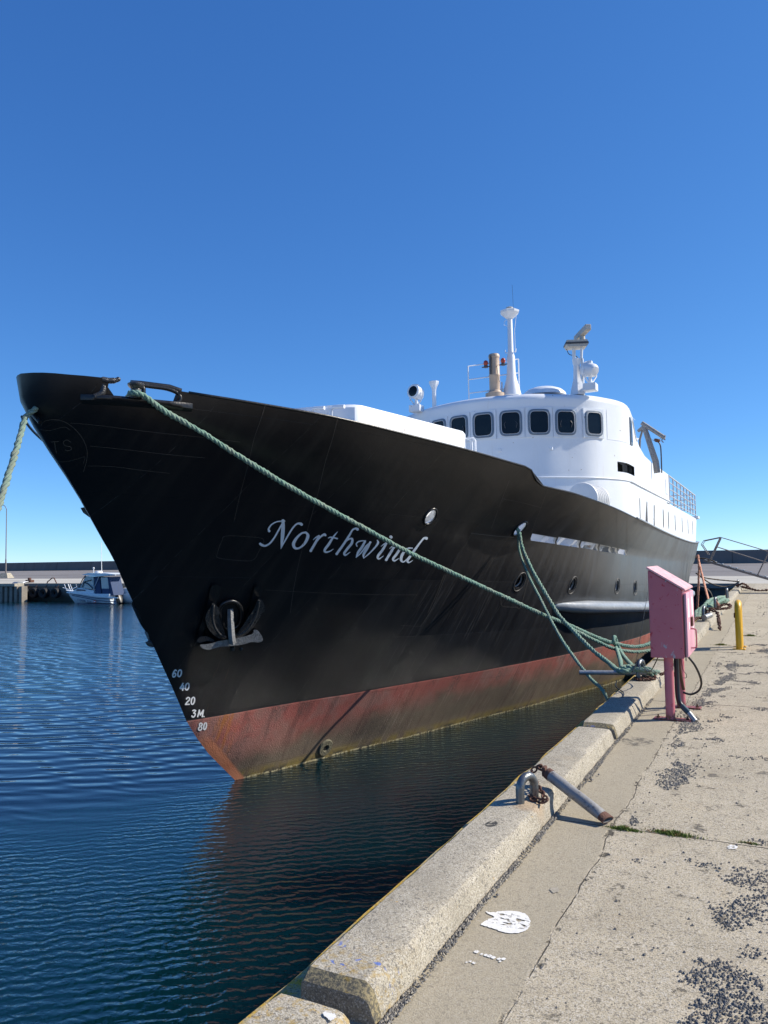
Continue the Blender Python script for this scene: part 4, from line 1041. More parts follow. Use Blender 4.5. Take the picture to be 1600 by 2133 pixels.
# funnel
fy = 16.3; f0 = P_((1031, 818), fy); f1 = P_((1030, 738), fy); rad = .118; H = f1.z-f0.z
bm = B(); lathe(bm, [(.21, -.12), (.21, -.02), (.15, .0), (.135, .03), (rad, .05), (rad, H*.42), (rad+.006, H*.43), (rad+.006, H*.46), (rad, H*.47), (rad*.98, H*.9), (rad+.008, H*.91), (rad+.006, H*.97), (rad*.9, H), (rad*.8, H-.03)], Vector((f0.x, fy, f0.z)), (0, 0, 1), 28)
fn = obj('funnel', bm, M['tan'], ship, smooth=35)
bm = B(); fc = Vector((f0.x, fy-rad-.02, f0.z)); box(bm, fc+Vector((-.055, -.02, H*.46)), fc+Vector((-.02, .03, H*.95)), .004); obj('bracket', bm, M['grey'], fn)
bm = B(); q = Vector((f0.x+rad, fy-.03, f0.z)); tube(bm, [q+Vector((0, -.02, H*.7)), q+Vector((-.02, -.08, H*.66)), q+Vector((.01, -.06, H*.3)), q+Vector((.03, -.03, H*.24))], .009, 6); obj('conduit_pipe', bm, M['tan'], fn, smooth=60)
for px in ((1012, 756), (1048, 751)):
    q = P_(px, ry+.25); bm = B(); lathe(bm, [(.02, -.075), (.04, -.05), (.052, 0), (.045, .035), (.02, .055)], q, (0, 0, 1), 18)
    o = obj('signal_lamp', bm, M['redlamp'], ship, smooth=50)
    bm = B(); lathe(bm, [(.045, -.11), (.045, -.06)], q, (0, 0, 1), 14); box(bm, q+Vector((-.09, -.015, -.10)), q+Vector((.09, .015, -.08))); obj('lamp_holder', bm, M['grey'], o)
# main mast
my = 16.6; m0 = P_((1066, 812), my); m1 = P_((1063, 662), my); mx = m0.x; H = m1.z-m0.z
bm = B(); lathe(bm, [(.22, -.14), (.19, -.02), (.115, H*.16), (.098, H*.24), (.09, H*.45), (.063, H*.52), (.055, H*.98), (.05, H)], Vector((mx, my, m0.z)), (0, 0, 1), 14); mast = obj('mast', bm, M['white'], ship, smooth=30)
bm = B(); tp = Vector((mx, my, m1.z)); lathe(bm, [(.05, -.03), (.10, 0), (.215, .11), (.225, .15), (.20, .165)], tp, (0, 0, 1), 8); obj('mast_platform', bm, M['white'], mast)
bm = B(); lathe(bm, [(.08, .165), (.075, .20), (.08, .205), (.08, .235), (.05, .25)], tp, (0, 0, 1), 14); obj('mast_light', bm, M['radar'], mast, smooth=40)
bm = B(); tube(bm, [tp+Vector((.09, 0, .16)), tp+Vector((.075, 0, .75))], .003, 5); obj('whip_aerial', bm, M['grey'], mast)
bm = B(); tube(bm, [tp+Vector((.16, -.02, .05)), tp+Vector((.11, -.02, -.3)), Vector((mx+.12, my-.05, m0.z+H*.5))], .006, 5); tube(bm, [tp+Vector((-.04, 0, -.02)), tp+Vector((-.13, 0, -.06)), tp+Vector((-.14, 0, -.14)), tp+Vector((-.06, 0, -.19))], .005, 5)
for sx in (-1, 1): tube(bm, [Vector((mx+sx*.04, my, m0.z+H*.52)), Vector((mx+sx*.12, my, m0.z+H*.52)), Vector((mx+sx*.13, my, m0.z+H*.56))], .010, 6)
obj('stay_fittings', bm, M['white'], mast, smooth=60)
bm = B(); tube(bm, [Vector((mx-.22, my-.05, m0.z-.05)), Vector((mx-.21, my-.05, m0.z+.19))], .02, 8); obj('pipe_stub', bm, M['white'], ship)
# low dome
d0 = P_((1134, 818), 16.0); bm = B(); lathe(bm, [(.46, -.06), (.44, 0), (.36, .07), (.24, .115), (.1, .14), (.01, .145)], Vector((d0.x, 16.0, d0.z-.02)), (0, 0, 1), 32); obj('roof_dome', bm, M['white'], ship, smooth=60)
# radar mast
gy = 15.9; g0 = P_((1203, 812), gy); g1 = P_((1203, 748), gy); H = g1.z-g0.z; gx = g0.x
bm = B()
lathe(bm, [(.17, -.12), (.15, 0), (.085, H*.35), (.075, H*.8), (.09, H*.86), (.10, H*1.0)], Vector((gx, gy, g0.z)), (0, 0, 1), 6); tube(bm, [(gx+.11, gy+.03, g0.z-.1), (gx+.11, gy+.03, g0.z+H)], .03, 8); rm = obj('radar_mast', bm, M['white'], ship, smooth=30)
bm = B(); q = Vector((gx, gy, g1.z)); tube(bm, [q+Vector((-.05, 0, 0)), q+Vector((-.05, 0, .3))], .036, 8); tube(bm, [q+Vector((.1, 0, 0)), q+Vector((.12, 0, .3))], .028, 8); obj('radar_legs', bm, M['white'], rm, smooth=60)
c = P_((1201, 716), gy); Mx = Matrix.Translation(c)@Matrix.Rotation(R(22), 4, 'Z')
bm = B(); prism(bm, [Mx@Vector(v) for v in ((-.24, -.14, -.02), (-.20, -.14, -.09), (.18, -.14, -.09), (.22, -.14, -.02), (.20, -.14, .05), (-.22, -.14, .05))], Mx.to_3x3()@Vector((0, .3, 0))); rb = obj('radar_gearbox', bm, M['radar'], rm)
bm = B(); prism(bm, [Mx@Vector(v) for v in ((-.245, -.146, -.035), (.225, -.146, -.035), (.222, -.146, .005), (-.242, -.146, .005))], Mx.to_3x3()@Vector((0, .31, 0))); obj('dark_band', bm, M['grey'], rb)
c = P_((1213, 694), gy); Mx = Matrix.Translation(c)@Matrix.Rotation(R(122), 4, 'Z')@Matrix.Rotation(R(4), 4, 'Y')
bm = B(); box(bm, (-.36, -.06, -.06), (.36, .06, .06), .012, M=Mx); lathe(bm, [(.06, -.16), (.05, -.05)], c, (0, 0, 1), 12); obj('radar_scanner', bm, M['radar'], rm)
bm = B(); q = P_((1180, 727), gy); tube(bm, catmull([q, P_((1186, 738), gy), P_((1200, 742), gy), P_((1206, 748), gy)], 5), .008, 6); obj('radar_cable', bm, M['cable'], rm, smooth=60)

# davit and deck lamp behind the wheelhouse
dy = 20.6
a = P_((1337, 881), dy); b = P_((1383, 911), dy); bm = B(); tube(bm, [a, b], .055, 14); tube(bm, [b, b+Vector((.03, 0, -.01))], .06, 12); dv = obj('davit', bm, M['pipe'], ship, smooth=40)
bm = B(); tube(bm, [P_((1341, 886), dy), P_((1366, 962), dy), P_((1369, 985), dy)], [.065, .085, .085], 6, flat=((0, 1, 0), .6)); tube(bm, [P_((1341, 886), dy+.3), P_((1333, 915), dy+.3), P_((1332, 950), dy+.3)], .028, 8); tube(bm, [P_((1344, 886), dy+.02), P_((1331, 897), dy+.3)], .05, 6); obj('davit_leg', bm, M['pipe'], dv, smooth=30)
bm = B(); q = P_((1382, 913), dy); tube(bm, [q+Vector((math.cos(t*.6)*.04, 0, -.05+math.sin(t*.6)*.05)) for t in range(9)], .012, 6); obj('davit_hook', bm, M['rust'], dv, smooth=60)
bm = B(); tube(bm, catmull([P_((1352, 908), dy), P_((1360, 917), dy), P_((1368, 917), dy), P_((1380, 912), dy)], 4), .005, 5); obj('davit_wire', bm, M['grey'], dv)
ly = 21.2; bm = B(); tube(bm, catmull([P_((1371, 920), ly), P_((1375, 926), ly), P_((1377, 940), ly), P_((1378.5, 985), ly)], 4), .018, 8); dl = obj('deck_lamp', bm, M['grey'], ship, smooth=60)
bm = B(); q = P_((1369, 917), ly); lathe(bm, [(.05, -.05), (.09, .0), (.07, .03), (.02, .04)], q, (.3, 0, 1), 14); obj('lamp_head', bm, M['rust'], dl, smooth=40)

# life raft canister in its cradle
ra = aty((1205, 1040), 13.4); rb_ = aty((1247, 1066), 15.2)
rc0 = Vector((-3.62, 13.2, 2.44)); rc1 = Vector((-3.12, 14.9, 2.36))
c = aty((1213, 1038), 14.35)
raft = thing('life_raft_canister', 'white ribbed life raft canister lying behind the bulwark below the wheelhouse', 'life raft', c-Vector((0, 0, .3)))
ax = Vector((.10, 1, 0)).normalized(); L_ = 1.0; prf = [(.02, -.045), (.18, -.03), (.24, -.01), (.265, .0), (.275, .03), (.265, .055)]
for k in range(6):
    a = .09+k*.14; prf += [(.252, a), (.250, a+.05), (.272, a+.075), (.272, a+.10)]
prf += [(.265, .93), (.275, .95), (.27, .98), (.24, 1.0), (.02, 1.02)]
prf = [(a*1.08, b*.8) for a, b in prf]; bm = B(); lathe(bm, prf, c, ax, 40); obj('canister', bm, M['raft'], raft, smooth=28)
for k in (.2, .6):
    bm = B(); q = c+ax*k; box(bm, q+Vector((-.28, -.03, -.5)), q+Vector((-.02, .03, -.2)), .01); obj('cradle', bm, M['white'], raft)

# ------------------------------------------------------------------ bow fairlead (chock) on the port side
def HB(px, off=0): return hull_hit(px, off)
zb = 3.225
bm = B()   # base casting following the hull
pl_ = [Vector((hx(y, zb), y, zb)) for y in np.linspace(5.30, 6.20, 26)]
n_ = len(pl_); rows = []
for i, p in enumerate(pl_):
    k = min(1, i/5, (n_-1-i)/5); nn = hnorm(p); nn = Vector((nn.x, nn.y, 0)).normalized(); d = .010+.045*k
    rows.append([bm.verts.new(v) for v in (p-nn*.12+Vector((0, 0, .02)), p+nn*d*.7+Vector((0, 0, .025)), p+nn*d+Vector((0, 0, .0)), p+nn*d*.8-Vector((0, 0, .03)), p-nn*.05-Vector((0, 0, .07)))])
for a, b in zip(rows, rows[1:]):
    for k in range(5): bm.faces.new((a[k], a[(k+1) % 5], b[(k+1) % 5], b[k]))
bm.faces.new(rows[0]); bm.faces.new(rows[-1][::-1])
ch = obj('bow_fairlead', bm, M['black'], ship, smooth=50)
def hp(y, z, off=0): p = Vector((hx(y, 3.25), y, z)); nn = hnorm(Vector((hx(y, 3.25), y, 3.25))); return p+Vector((nn.x, nn.y, 0)).normalized()*off
bm = B(); tube(bm, catmull([hp(5.43, 3.40, .02), hp(5.475, 3.395, .02), hp(5.53, 3.405, .02), hp(5.565, 3.43, .02)], 4), [.032]*4+[.030]*4+[.024]*4+[.010], 8); tube(bm, catmull([hp(5.42, 3.42), hp(5.44, 3.34), hp(5.43, 3.27), hp(5.38, 3.23)], 4), .032, 8); obj('fairlead_horn', bm, M['blackrough'], ch, smooth=60)
# roller
q = hp(5.70, 3.24, .0); bm = B(); lathe(bm, [(.075, 0), (.078, .02), (.055, .045), (.05, .10), (.075, .125), (.082, .14), (.082, .155), (.06, .165)], q, (0, 0, 1), 20); obj('fairlead_roller', bm, M['blackrough'], ch, smooth=40)
# closed oval loop
loop = [hp(5.74, 3.385), hp(5.85, 3.385), hp(5.98, 3.378), hp(6.07, 3.34), hp(6.09, 3.28), hp(6.04, 3.235), hp(5.9, 3.225), hp(5.80, 3.23), hp(5.77, 3.29), hp(5.765, 3.36)]
bm = B(); tube(bm, catmull(loop, 4, closed=True), .022, 8, closed=True, flat=((0, 1, 0), 1)); tube(bm, [hp(5.66, 3.40, -.02), hp(5.75, 3.405, -.02), hp(6.0, 3.40, -.02), hp(6.1, 3.37, -.02)], .032, 8)
obj('fairlead_loop', bm, M['black'], ch, smooth=60)
# small lip holding the starboard bow rope
st = Vector((2*xc(5.3)-hx(5.3, 3.12), 5.3, 3.12))
# ------------------------------------------------------------------ anchors
def anchor(side):
    Z6 = lambda x, y: (300+x/3.81, 1200+y/3.81)
    def A(x, y, off): 
        p = hull_hit(Z6(x, y), off*1.25)
        if side < 0: p.x = 2*xc(p.y)-p.x
        return p
    t = thing('anchor', 'black stockless anchor with two curved flukes housed on the near bow' if side > 0 else 'anchor on the far side of the bow with only its tip showing past the stem', 'anchor', A(690, 540, 0))
    def plate(outl, o0, o1, name, mat='blackrough', bev=.012, par=None):
        bm = B(); P = catmull([(x, y, 0) for x, y in outl], 3, closed=True); a_ = [bm.verts.new(A(x, y, o0)) for x, y, _ in P]; b_ = [bm.verts.new(A(x, y, o1)) for x, y, _ in P]; n = len(P)
        bm.faces.new(a_[::-1]); top = bm.faces.new(b_)
        for i in range(n): bm.faces.new((a_[i], a_[(i+1) % n], b_[(i+1) % n], b_[i]))
        bmesh.ops.triangulate(bm, faces=[f for f in bm.faces if len(f.verts) > 4])
        return obj(name, bm, M[mat], par or t, smooth=40)
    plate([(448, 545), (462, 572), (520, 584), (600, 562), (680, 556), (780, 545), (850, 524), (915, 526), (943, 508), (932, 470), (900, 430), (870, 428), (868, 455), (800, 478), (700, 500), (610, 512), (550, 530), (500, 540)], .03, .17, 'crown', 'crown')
    plate([(420, 515), (440, 485), (490, 478), (535, 492), (560, 520), (500, 515), (440, 530)], .03, .10, 'crown_lug')
    for k, O in enumerate(([(655, 478), (612, 452), (577, 400), (563, 345), (570, 305), (585, 312), (600, 300), (597, 262), (575, 232), (548, 212), (532, 240), (498, 290), (488, 340), (503, 400), (538, 452), (590, 492), (640, 498)], [(728, 462), (790, 425), (838, 370), (862, 290), (890, 220), (912, 177), (940, 195), (958, 245), (956, 285), (944, 262), (930, 310), (892, 372), (850, 428), (800, 470), (745, 492)])):
        fl_ = plate(O, .05, .13, 'fluke')
        rib = (((640, 486, .14), (595, 455, .16), (560, 400, .16), (545, 330, .15), (548, 262, .14), (549, 222, .13)), ((745, 474, .14), (800, 440, .16), (850, 385, .16), (885, 320, .15), (905, 250, .14), (914, 192, .13)))[k]
        bm = B(); tube(bm, catmull([A(*q) for q in rib], 4), .016, 8); obj('rib', bm, M['blackrough'], fl_, smooth=60)
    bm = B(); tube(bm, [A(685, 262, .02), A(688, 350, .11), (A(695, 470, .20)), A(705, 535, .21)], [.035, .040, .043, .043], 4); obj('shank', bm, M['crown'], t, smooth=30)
    bm = B(); tube(bm, [A(700, 560, .06), A(705, 585, .06)], .03, 8); obj('locking_pin', bm, M['blackrough'], t, smooth=60)
    bm = B(); lathe(bm, [(.022, 0), (.024, .02), (.01, .03)], A(768, 575, .05), hnorm(hull_hit(Z6(768, 575))) if side > 0 else (-1, 0, 0), 10); obj('locking_pin', bm, M['blackrough'], t, smooth=60)
    # hawse ring and guard bars belong to the ship
    bm = B(); cc = [A(600+0, 380, .03)]; arc = [(605, 330), (598, 275), (622, 225), (680, 200), (735, 212), (768, 255), (772, 320), (755, 385), (700, 420), (640, 405)]
    tube(bm, catmull([A(x, y, .03) for x, y in arc], 4, closed=True), .028, 8, closed=True); obj('hawse_pipe_ring', bm, M['black'], ship, smooth=60)
    bm = B(); bm.faces.new([bm.verts.new(A(690+(x-690)*.97, 310+(y-310)*.97, .012)) for x, y, *_ in catmull([(a_, b_, 0) for a_, b_ in arc], 4, closed=True)]); obj('hawse_pipe_bore', bm, M['dark'], ship)
    for P in ([(540, 75), (612, 92), (575, 210), (515, 330), (448, 505), (418, 498), (465, 340), (505, 200)], [(880, 88), (945, 102), (915, 190), (860, 300), (808, 425), (780, 418), (835, 260)]):
        plate(P, .0, .028, 'chafing_bar', 'black', par=ship)
    return t
anchor(1); anchor(-1)

# ------------------------------------------------------------------ quay furniture
def ring_thing(c, ang, label, h=.20, w_=.21, r=.026):
    """steel arch set in the kerb"""
    t = thing('mooring_ring', label, 'mooring ring', c, 'steel mooring rings set in the kerb')
    u = Vector((math.sin(ang), math.cos(ang), 0)); pts = []
    pts.append(c-u*w_/2-Vector((0, 0, .06)))
    for k in range(15):
        a = math.pi*k/14; pts.append(c-u*(w_/2)*math.cos(a)+Vector((0, 0, h-w_/2+ (w_/2)*math.sin(a))))
    pts.append(c+u*w_/2-Vector((0, 0, .06)))
    bm = B(); tube(bm, pts, r, 14); obj('steel_arch', bm, M['ring'], t, smooth=60)
    for s in (-1, 1):
        bm = B(); lathe(bm, [(.05, -.02), (.048, .003), (.03, .006)], c+u*s*w_/2, (0, 0, 1), 16); obj('grout_collar', bm, M['kerb'], t, smooth=40)
    return t
KZ = .122
# A: near one, empty, with chained toggle pipe
rA = ring_thing(Vector((-1.388, 4.60, KZ)), R(22), 'empty steel mooring arch nearest the camera with a chain round one leg', .15, .135, .026)
ua = Vector((math.sin(R(22)), math.cos(R(22)), 0)); rc = Vector((-1.388, 4.60, KZ))
tp_ = Vector((-1.352, 4.945, .205)); te = Vector((-.945, 4.745, .030))
tg = thing('toggle_pipe', 'worn grey pipe leaning from the near kerb down to the pavement on a rusty chain', 'pipe', te)
bm = B(); d = (te-tp_).normalized()
side = d.cross(Vector((0, 0, 1))).normalized()
# hollow pipe with flattened open lower end
outr, innr = [], []
fr = []
N = 20
secs = [(0, .034, 1, 1), (.02, .036, 1, 1), (.30, .036, 1, 1), (.36, .036, 1, 1), (.40, .037, 1.05, .9), (.44, .038, 1.2, .62), (.465, .038, 1.35, .5)]
Lp = (te-tp_).length; upv = side.cross(d).normalized()
def ringv(s, r, a, b):
    return [bm.verts.new(tp_+d*(s/.465*Lp)+side*r*a*math.cos(2*math.pi*k/N)+upv*r*b*math.sin(2*math.pi*k/N)) for k in range(N)]
rings = [ringv(*s) for s in secs]+[ringv(secs[-1][0]-.001, secs[-1][1]*.86, secs[-1][2], secs[-1][3]*.8), ringv(.36, .026, 1, .9)]
for a, b in zip(rings, rings[1:]):
    for k in range(N): bm.faces.new((a[k], a[(k+1) % N], b[(k+1) % N], b[k]))
bm.faces.new(rings[0][::-1]); bm.faces.new(rings[-1])
for f in bm.faces:
    pass
obj('pipe', bm, M['pipe'], tg, smooth=40)
bm = B(); rr_ = [ringv(.425, .0385, 1.14, .74), ringv(.4665, .0392, 1.37, .53), ringv(.4667, .034, 1.32, .44)]
for a, b in zip(rr_, rr_[1:]):
    for k in range(N): bm.faces.new((a[k], a[(k+1) % N], b[(k+1) % N], b[k]))
obj('rusty_mouth', bm, M['rust'], tg, smooth=40, recalc=False)
bm = B(); lathe(bm, [(.037, .0), (.039, .03), (.030, .035)], tp_-d*.005, d, 14); tube(bm, [tp_-d*.06+side*.022*math.cos(t*.7)-d*.02*math.sin(t*.7) for t in range(9)], .008, 6, closed=True); box(bm, tp_-d*.03-Vector((.012, .03, .03)), tp_-d*.03+Vector((.012, .03, .03)), .006); obj('shackle', bm, M['rust'], tg, smooth=40)
bm = B(); cp = [tp_-d*.08, tp_-d*.10+Vector((-.02, -.05, -.05)), rc+ua*.08+Vector((.07, -.05, .03)), rc+ua*.08+Vector((.06, -.06, .012)), rc+ua*.07+Vector((.0, -.045, .014)), rc+ua*.08+Vector((-.03, .01, .014))]
chain(bm, catmull(cp, 6), .056, .0062); obj('chain', bm, M['rust'], tg, smooth=60)

# B: ring with green ropes and horizontal bar
cB = Vector((-1.47, 9.62, KZ))
rB = ring_thing(cB, R(10), 'mooring arch wrapped in green rope with a long grey bar through it', .21, .20)
bm = B(); cyl(bm, (-2.13, 9.30, .205), (-1.40, 9.58, .20), .027, seg=18); bar = obj('toggle_bar', bm, M['galv'], smooth=40)
tag(bar, 'long dark grey bar sticking out over the water from the roped mooring arch', 'bar')
bm = B(); chain(bm, catmull([cB+Vector(v) for v in ((.02, -.2, .02), (.1, -.14, .015), (.16, -.05, .02), (.13, .06, .03), (.05, -.05, .02), (-.05, -.13, .02), (.03, -.22, .02), (.14, -.16, .03))], 5), .055, .008); 
chB = obj('chain', bm, M['rust'], smooth=60); tag(chB, 'rusty chain heaped at the foot of the roped mooring arch', 'chain')
bm = B(); chain(bm, catmull([cB+Vector(v) for v in ((.20, .25, .03), (.28, .28, .05), (.30, .35, .02), (.24, .38, .04), (.34, .30, .03), (.31, .24, .03))], 6), .06, .010); 
o = obj('chain', bm, M['rust'], smooth=60); tag(o, 'small knot of rusty chain just behind the green rope coils', 'chain')

# C: chained ring with short pipe
cC = Vector((-1.42, 18.35, KZ)); ring_thing(cC, R(8), 'distant mooring arch draped in heavy rusty chain with a short pipe', .30, .22, .034)
bm = B(); cyl(bm, cC+Vector((.02, -.35, .09)), cC+Vector((.12, -.02, .12)), .06, seg=16); o = obj('short_pipe', bm, M['galv'], smooth=40); tag(o, 'short grey pipe end lying across the chained mooring arch', 'pipe')
bm = B(); chain(bm, catmull([Vector((-1.75, 17.0, .02)), Vector((-1.62, 17.4, .16)), Vector((-1.55, 17.9, .2)), cC+Vector((-.02, -.1, .08)), cC+Vector((.1, .1, .22)), cC+Vector((.25, .05, .18)), cC+Vector((.3, -.3, .05)), cC+Vector((.34, -.8, .02)), cC+Vector((.36, -1.0, -.08))], 6), .09, .018); o = obj('chain', bm, M['rust'], smooth=60); tag(o, 'heavy rusty chain running over the quay edge through the distant arch', 'chain')
# D: ring with orange rope
cD = Vector((-1.42, 22.1, KZ)); ring_thing(cD, R(8), 'distant mooring arch tied with the orange rope', .30, .22, .034)
bm = B(); chain(bm, catmull([cD+Vector(v) for v in ((-.3, -.2, .03), (-.1, -.3, .03), (.1, -.3, .03), (.3, -.2, .05), (.35, .1, .1), (.2, .2, .12), (.05, .1, .05))], 6), .09, .018); o = obj('chain', bm, M['rust'], smooth=60); tag(o, 'coil of rusty chain round the foot of the orange roped arch', 'chain')
# E, F further ones
ring_thing(Vector((-1.42, 27.6, KZ)), R(5), 'small dark mooring arch standing past the green rope heap', .30, .22, .036)
ring_thing(Vector((-1.42, 36.2, KZ)), R(5), 'farthest mooring arch near the quay corner holding the brown lines', .30, .24, .036)
bm = B(); chain(bm, catmull([(-1.45, 35.9, .2), (-1.2, 35.7, .3), (-1.0, 36.1, .1), (-1.3, 36.3, .15), (-.9, 35.6, .08), (-.6, 35.3, .02), (-.3, 35.4, .05)], 5), .11, .025); o = obj('chain', bm, M['rust'], smooth=60); tag(o, 'rusty chain scrap beside the farthest mooring arch', 'chain')

# ------------------------------------------------------------------ ropes
def add_rope(name, path, r, mat, label, **k):
    bm = B(); rope(bm, path, r, **k); o = obj(name, bm, M[mat], smooth=180, recalc=False); return tag(o, label, 'rope')
def raypts(pts): return [aty((a, b), y) for a, b, y in pts]
# bow line: from the fairlead down along the quay
p0 = hp(5.66, 3.30, .06)
pend = Vector((-1.47, 14.4, .33))
def ray_at(px, s, A_, B_):   # point on pixel ray closest to the straight line A-B at fraction s (keeps sag in the vertical plane)
    nrm = (B_-A_).cross(Vector((0, 0, 1))); d = ray(px); t = (A_-CAMLOC).dot(nrm)/d.dot(nrm); return CAMLOC+d*t
BL = [(345, 858), (420, 900), (520, 964), (640, 1035), (750, 1095), (850, 1150), (950, 1197), (1050, 1243), (1130, 1280), (1185, 1302), (1230, 1322), (1280, 1340), (1340, 1345)]
pts = [hp(5.70, 3.29, -.35), hp(5.66, 3.29, -.04), hp(5.655, 3.285, .07), hp(5.75, 3.255, .10)]+[ray_at(q, 0, p0, pend) for q in BL]+[pend]
add_rope('mooring_rope', catmull(pts, 6), .030, 'ropeg', 'long green mooring rope running from the bow fairlead down across the ship name', pitch=.17)
bm = B(); rope(bm, catmull([ray_at((1185, 1306), 0, p0, pend)+Vector((.02, 0, -.02)), ray_at((1235, 1328), 0, p0, pend)+Vector((.05, 0, -.05)), ray_at((1280, 1349), 0, p0, pend)+Vector((.05, 0, -.03)), ray_at((1345, 1351), 0, p0, pend)+Vector((.05, 0, -.03)), pend+Vector((.02, 0, -.1))], 8), .027, pitch=.22); o = obj('mooring_rope', bm, M['ropeg'], smooth=180, recalc=False); tag(o, 'short doubled green rope end running just under the long bow rope', 'rope')
# its hidden mooring point behind the cabinet
ring_thing(Vector((-1.46, 14.45, KZ)), R(10), 'mooring arch on the kerb behind the pink cabinet where the long bow rope ends', .26, .20, .03)
# breast rope: hawse to ring B
hs = hull_hit((1077, 1104)); ringp = cB+Vector((-.03, -.02, .12))
b1 = [hs+Vector((-.12, .05, .10)), hs+Vector((.03, -.02, 0))]+[ray_at(q, 0, hs, ringp) for q in ((1088, 1140), (1110, 1190), (1140, 1242), (1165, 1282), (1195, 1315), (1230, 1350), (1265, 1378))]+[cB+Vector((-.20, -.22, .11)), ringp]
add_rope('mooring_rope', catmull(b1, 6), .029, 'ropeg', 'green rope running from the round hull opening straight to the roped mooring arch', pitch=.2)
we = Vector((-1.76, 9.1, -.10))
b2 = [hs+Vector((-.10, .0, .08)), hs+Vector((.03, -.05, -.03))]+[ray_at(q, 0, hs, we) for q in ((1082, 1148), (1104, 1205), (1128, 1252), (1152, 1300), (1172, 1335), (1200, 1375), (1232, 1415), (1255, 1437))]+[we+Vector((0, .15, -.12)), we+Vector((-.02, .4, -.5))]
add_rope('mooring_rope', catmull(b2, 6), .021, 'ropeg', 'thinner green rope hanging from the same hull opening to the quay edge', pitch=.16)
# loop from ring B up over the bow line and back
kn = ray_at((1280, 1334), 0, p0, pend)
knb = (kn*.0)+ray_at((1280, 1334), 0, cB+Vector((-.3, -.1, .0)), cB+Vector((.1, .3, .0)))
def via(px, dpt): # point on the pixel ray at camera depth dpt
    d = ray(px); return CAMLOC+d*(dpt/F)
dk = (kn-CAMLOC).dot(FW); dB = (cB-CAMLOC).dot(FW)
b3 = [cB+Vector((-.12, .02, .05)), via((1298, 1400), dB+.1), via((1292, 1375), dB+.5), via((1284, 1350), dk-.06), via((1279, 1336), dk-.07), kn+Vector((0, .03, .06)), via((1286, 1341), dk+.05), via((1296, 1362), dk-.3), via((1312, 1382), dB+.4), via((1327, 1396), dB+.1), cB+Vector((.08, .02, .12)), cB+Vector((.15, .10, .05))]
add_rope('mooring_rope', catmull(b3, 6), .026, 'ropeg', 'green rope looped up over the long bow rope and tied back to the arch', pitch=.18)
# coils round ring B
cp = []
for k in range(42):
    a = k*.46; rr2 = .10+.05*math.sin(k*.37)+(.03 if k % 7 < 3 else 0); cp.append(cB+Vector((math.cos(a)*rr2*1.25-.05+.0022*k, math.sin(a)*rr2*1.1+.02, .035+.07*abs(math.sin(k*.23))+.0012*k)))
add_rope('rope_coil', catmull(cp, 3), .022, 'ropeg', 'tangle of green rope coils wound round the foot of the roped arch', pitch=.17)
bm = B(); tube(bm, catmull([cB+Vector((-.05, -.3, .12)), cB+Vector((-.02, 0, .22)), cB+Vector((.03, .1, .2))], 5), .008, 6); tube(bm, catmull([cB+Vector((.0, 0, .20)), Vector((-1.3, 9.1, .28)), Vector((-1.12, 8.65, .55))], 5), .006, 6); tube(bm, catmull([cB+Vector((-.22, -.35, .015)), cB+Vector((-.16, -.75, .014)), cB+Vector((-.02, -1.1, .012)), cB+Vector((.02, -1.35, .01))], 5), .006, 6)
o = obj('thin_line', bm, M['cable'], smooth=60); tag(o, 'thin dark line from the roped arch to the cabinet and over the kerb', 'line')
# starboard bow rope leaving the frame on the left
ta = hull_hit((52, 862))
tb = [via((54, 868), 7.42), via((46, 895), 7.35), via((36, 930), 7.2), via((25, 967), 7.05), via((12, 1007), 6.9), via((-4, 1057), 6.7), via((-40, 1150), 6.3), via((-130, 1330), 5.7)]
_d = (tb[-1]-tb[-2]).normalized(); tb += [tb[-1]+_d*(.5*k) for k in range(1, 12) if (tb[-1]+_d*(.5*k)).z > -2.0]
tb = [Vector((tb[0].x-.0, tb[0].y+.12, tb[0].z+.10))]+tb
add_rope('mooring_rope', catmull(tb, 8), .031, 'ropegrey', 'faded green rope hanging from the far side of the bow and out at the left', pitch=.24)
bm = B(); q = tb[0]; tube(bm, catmull([q+Vector((-.06, .03, .03)), q+Vector((-.065, .0, -.03)), q+Vector((-.02, 0, -.08)), q+Vector((.05, 0, -.14))], 5), .022, 8); obj('rope_lip', bm, M['black'], ship, smooth=60)
# orange ropes at the stern quarter
oz = [Vector((-2.62, 31.5, 1.0)), Vector((-2.55, 31.2, .9))]
osn = aty((1455, 1165), 29.0); 
o1 = [osn+Vector((-.05, 0, .1)), osn]+[aty((1462, 1195), 28.2), aty((1472, 1235), 26.5), aty((1484, 1275), 24.0), aty((1491, 1290), 22.8)]+[cD+Vector((-.02, .0, .2)), cD+Vector((.08, -.05, .1))]
add_rope('mooring_rope', catmull(o1, 6), .034, 'ropeo', 'orange rope slanting from the stern quarter to the distant arch', pitch=.4)
o2 = [osn+Vector((.0, -.1, .15)), aty((1456, 1180), 28.6), aty((1455, 1220), 28.6), aty((1453, 1260), 28.6), aty((1451, 1300), 28.6)]
add_rope('mooring_rope', catmull(o2, 6), .038, 'ropeo', 'orange rope hanging straight down beside the stern into the water', pitch=.2, fuzz=.4)
o3 = [(-1.95, 20.0, -.9), (-1.85, 20.5, -.2), (-1.80, 20.9, .03), (-1.72, 21.6, .10), (-1.6, 22.6, .2), (-1.52, 23.6, .24), (-1.4, 24.6, .22), (-1.35, 25.6, .2)]
gh = thing('rope_heap', 'thick green rope heap draped along the kerb in the distance', 'rope', (-1.5, 23.5, .1))
for k in range(4):
    bm = B(); pp = [Vector(p)+Vector((.07*math.cos(k*1.7+i*.8), 0, .06*math.sin(k*1.7+i*.8)+.01*k)) for i, p in enumerate(o3)]; rope(bm, catmull(pp[:8-k % 2], 6), .06, pitch=.5); obj('rope_strand', bm, M['ropeg'], gh, smooth=180, recalc=False)
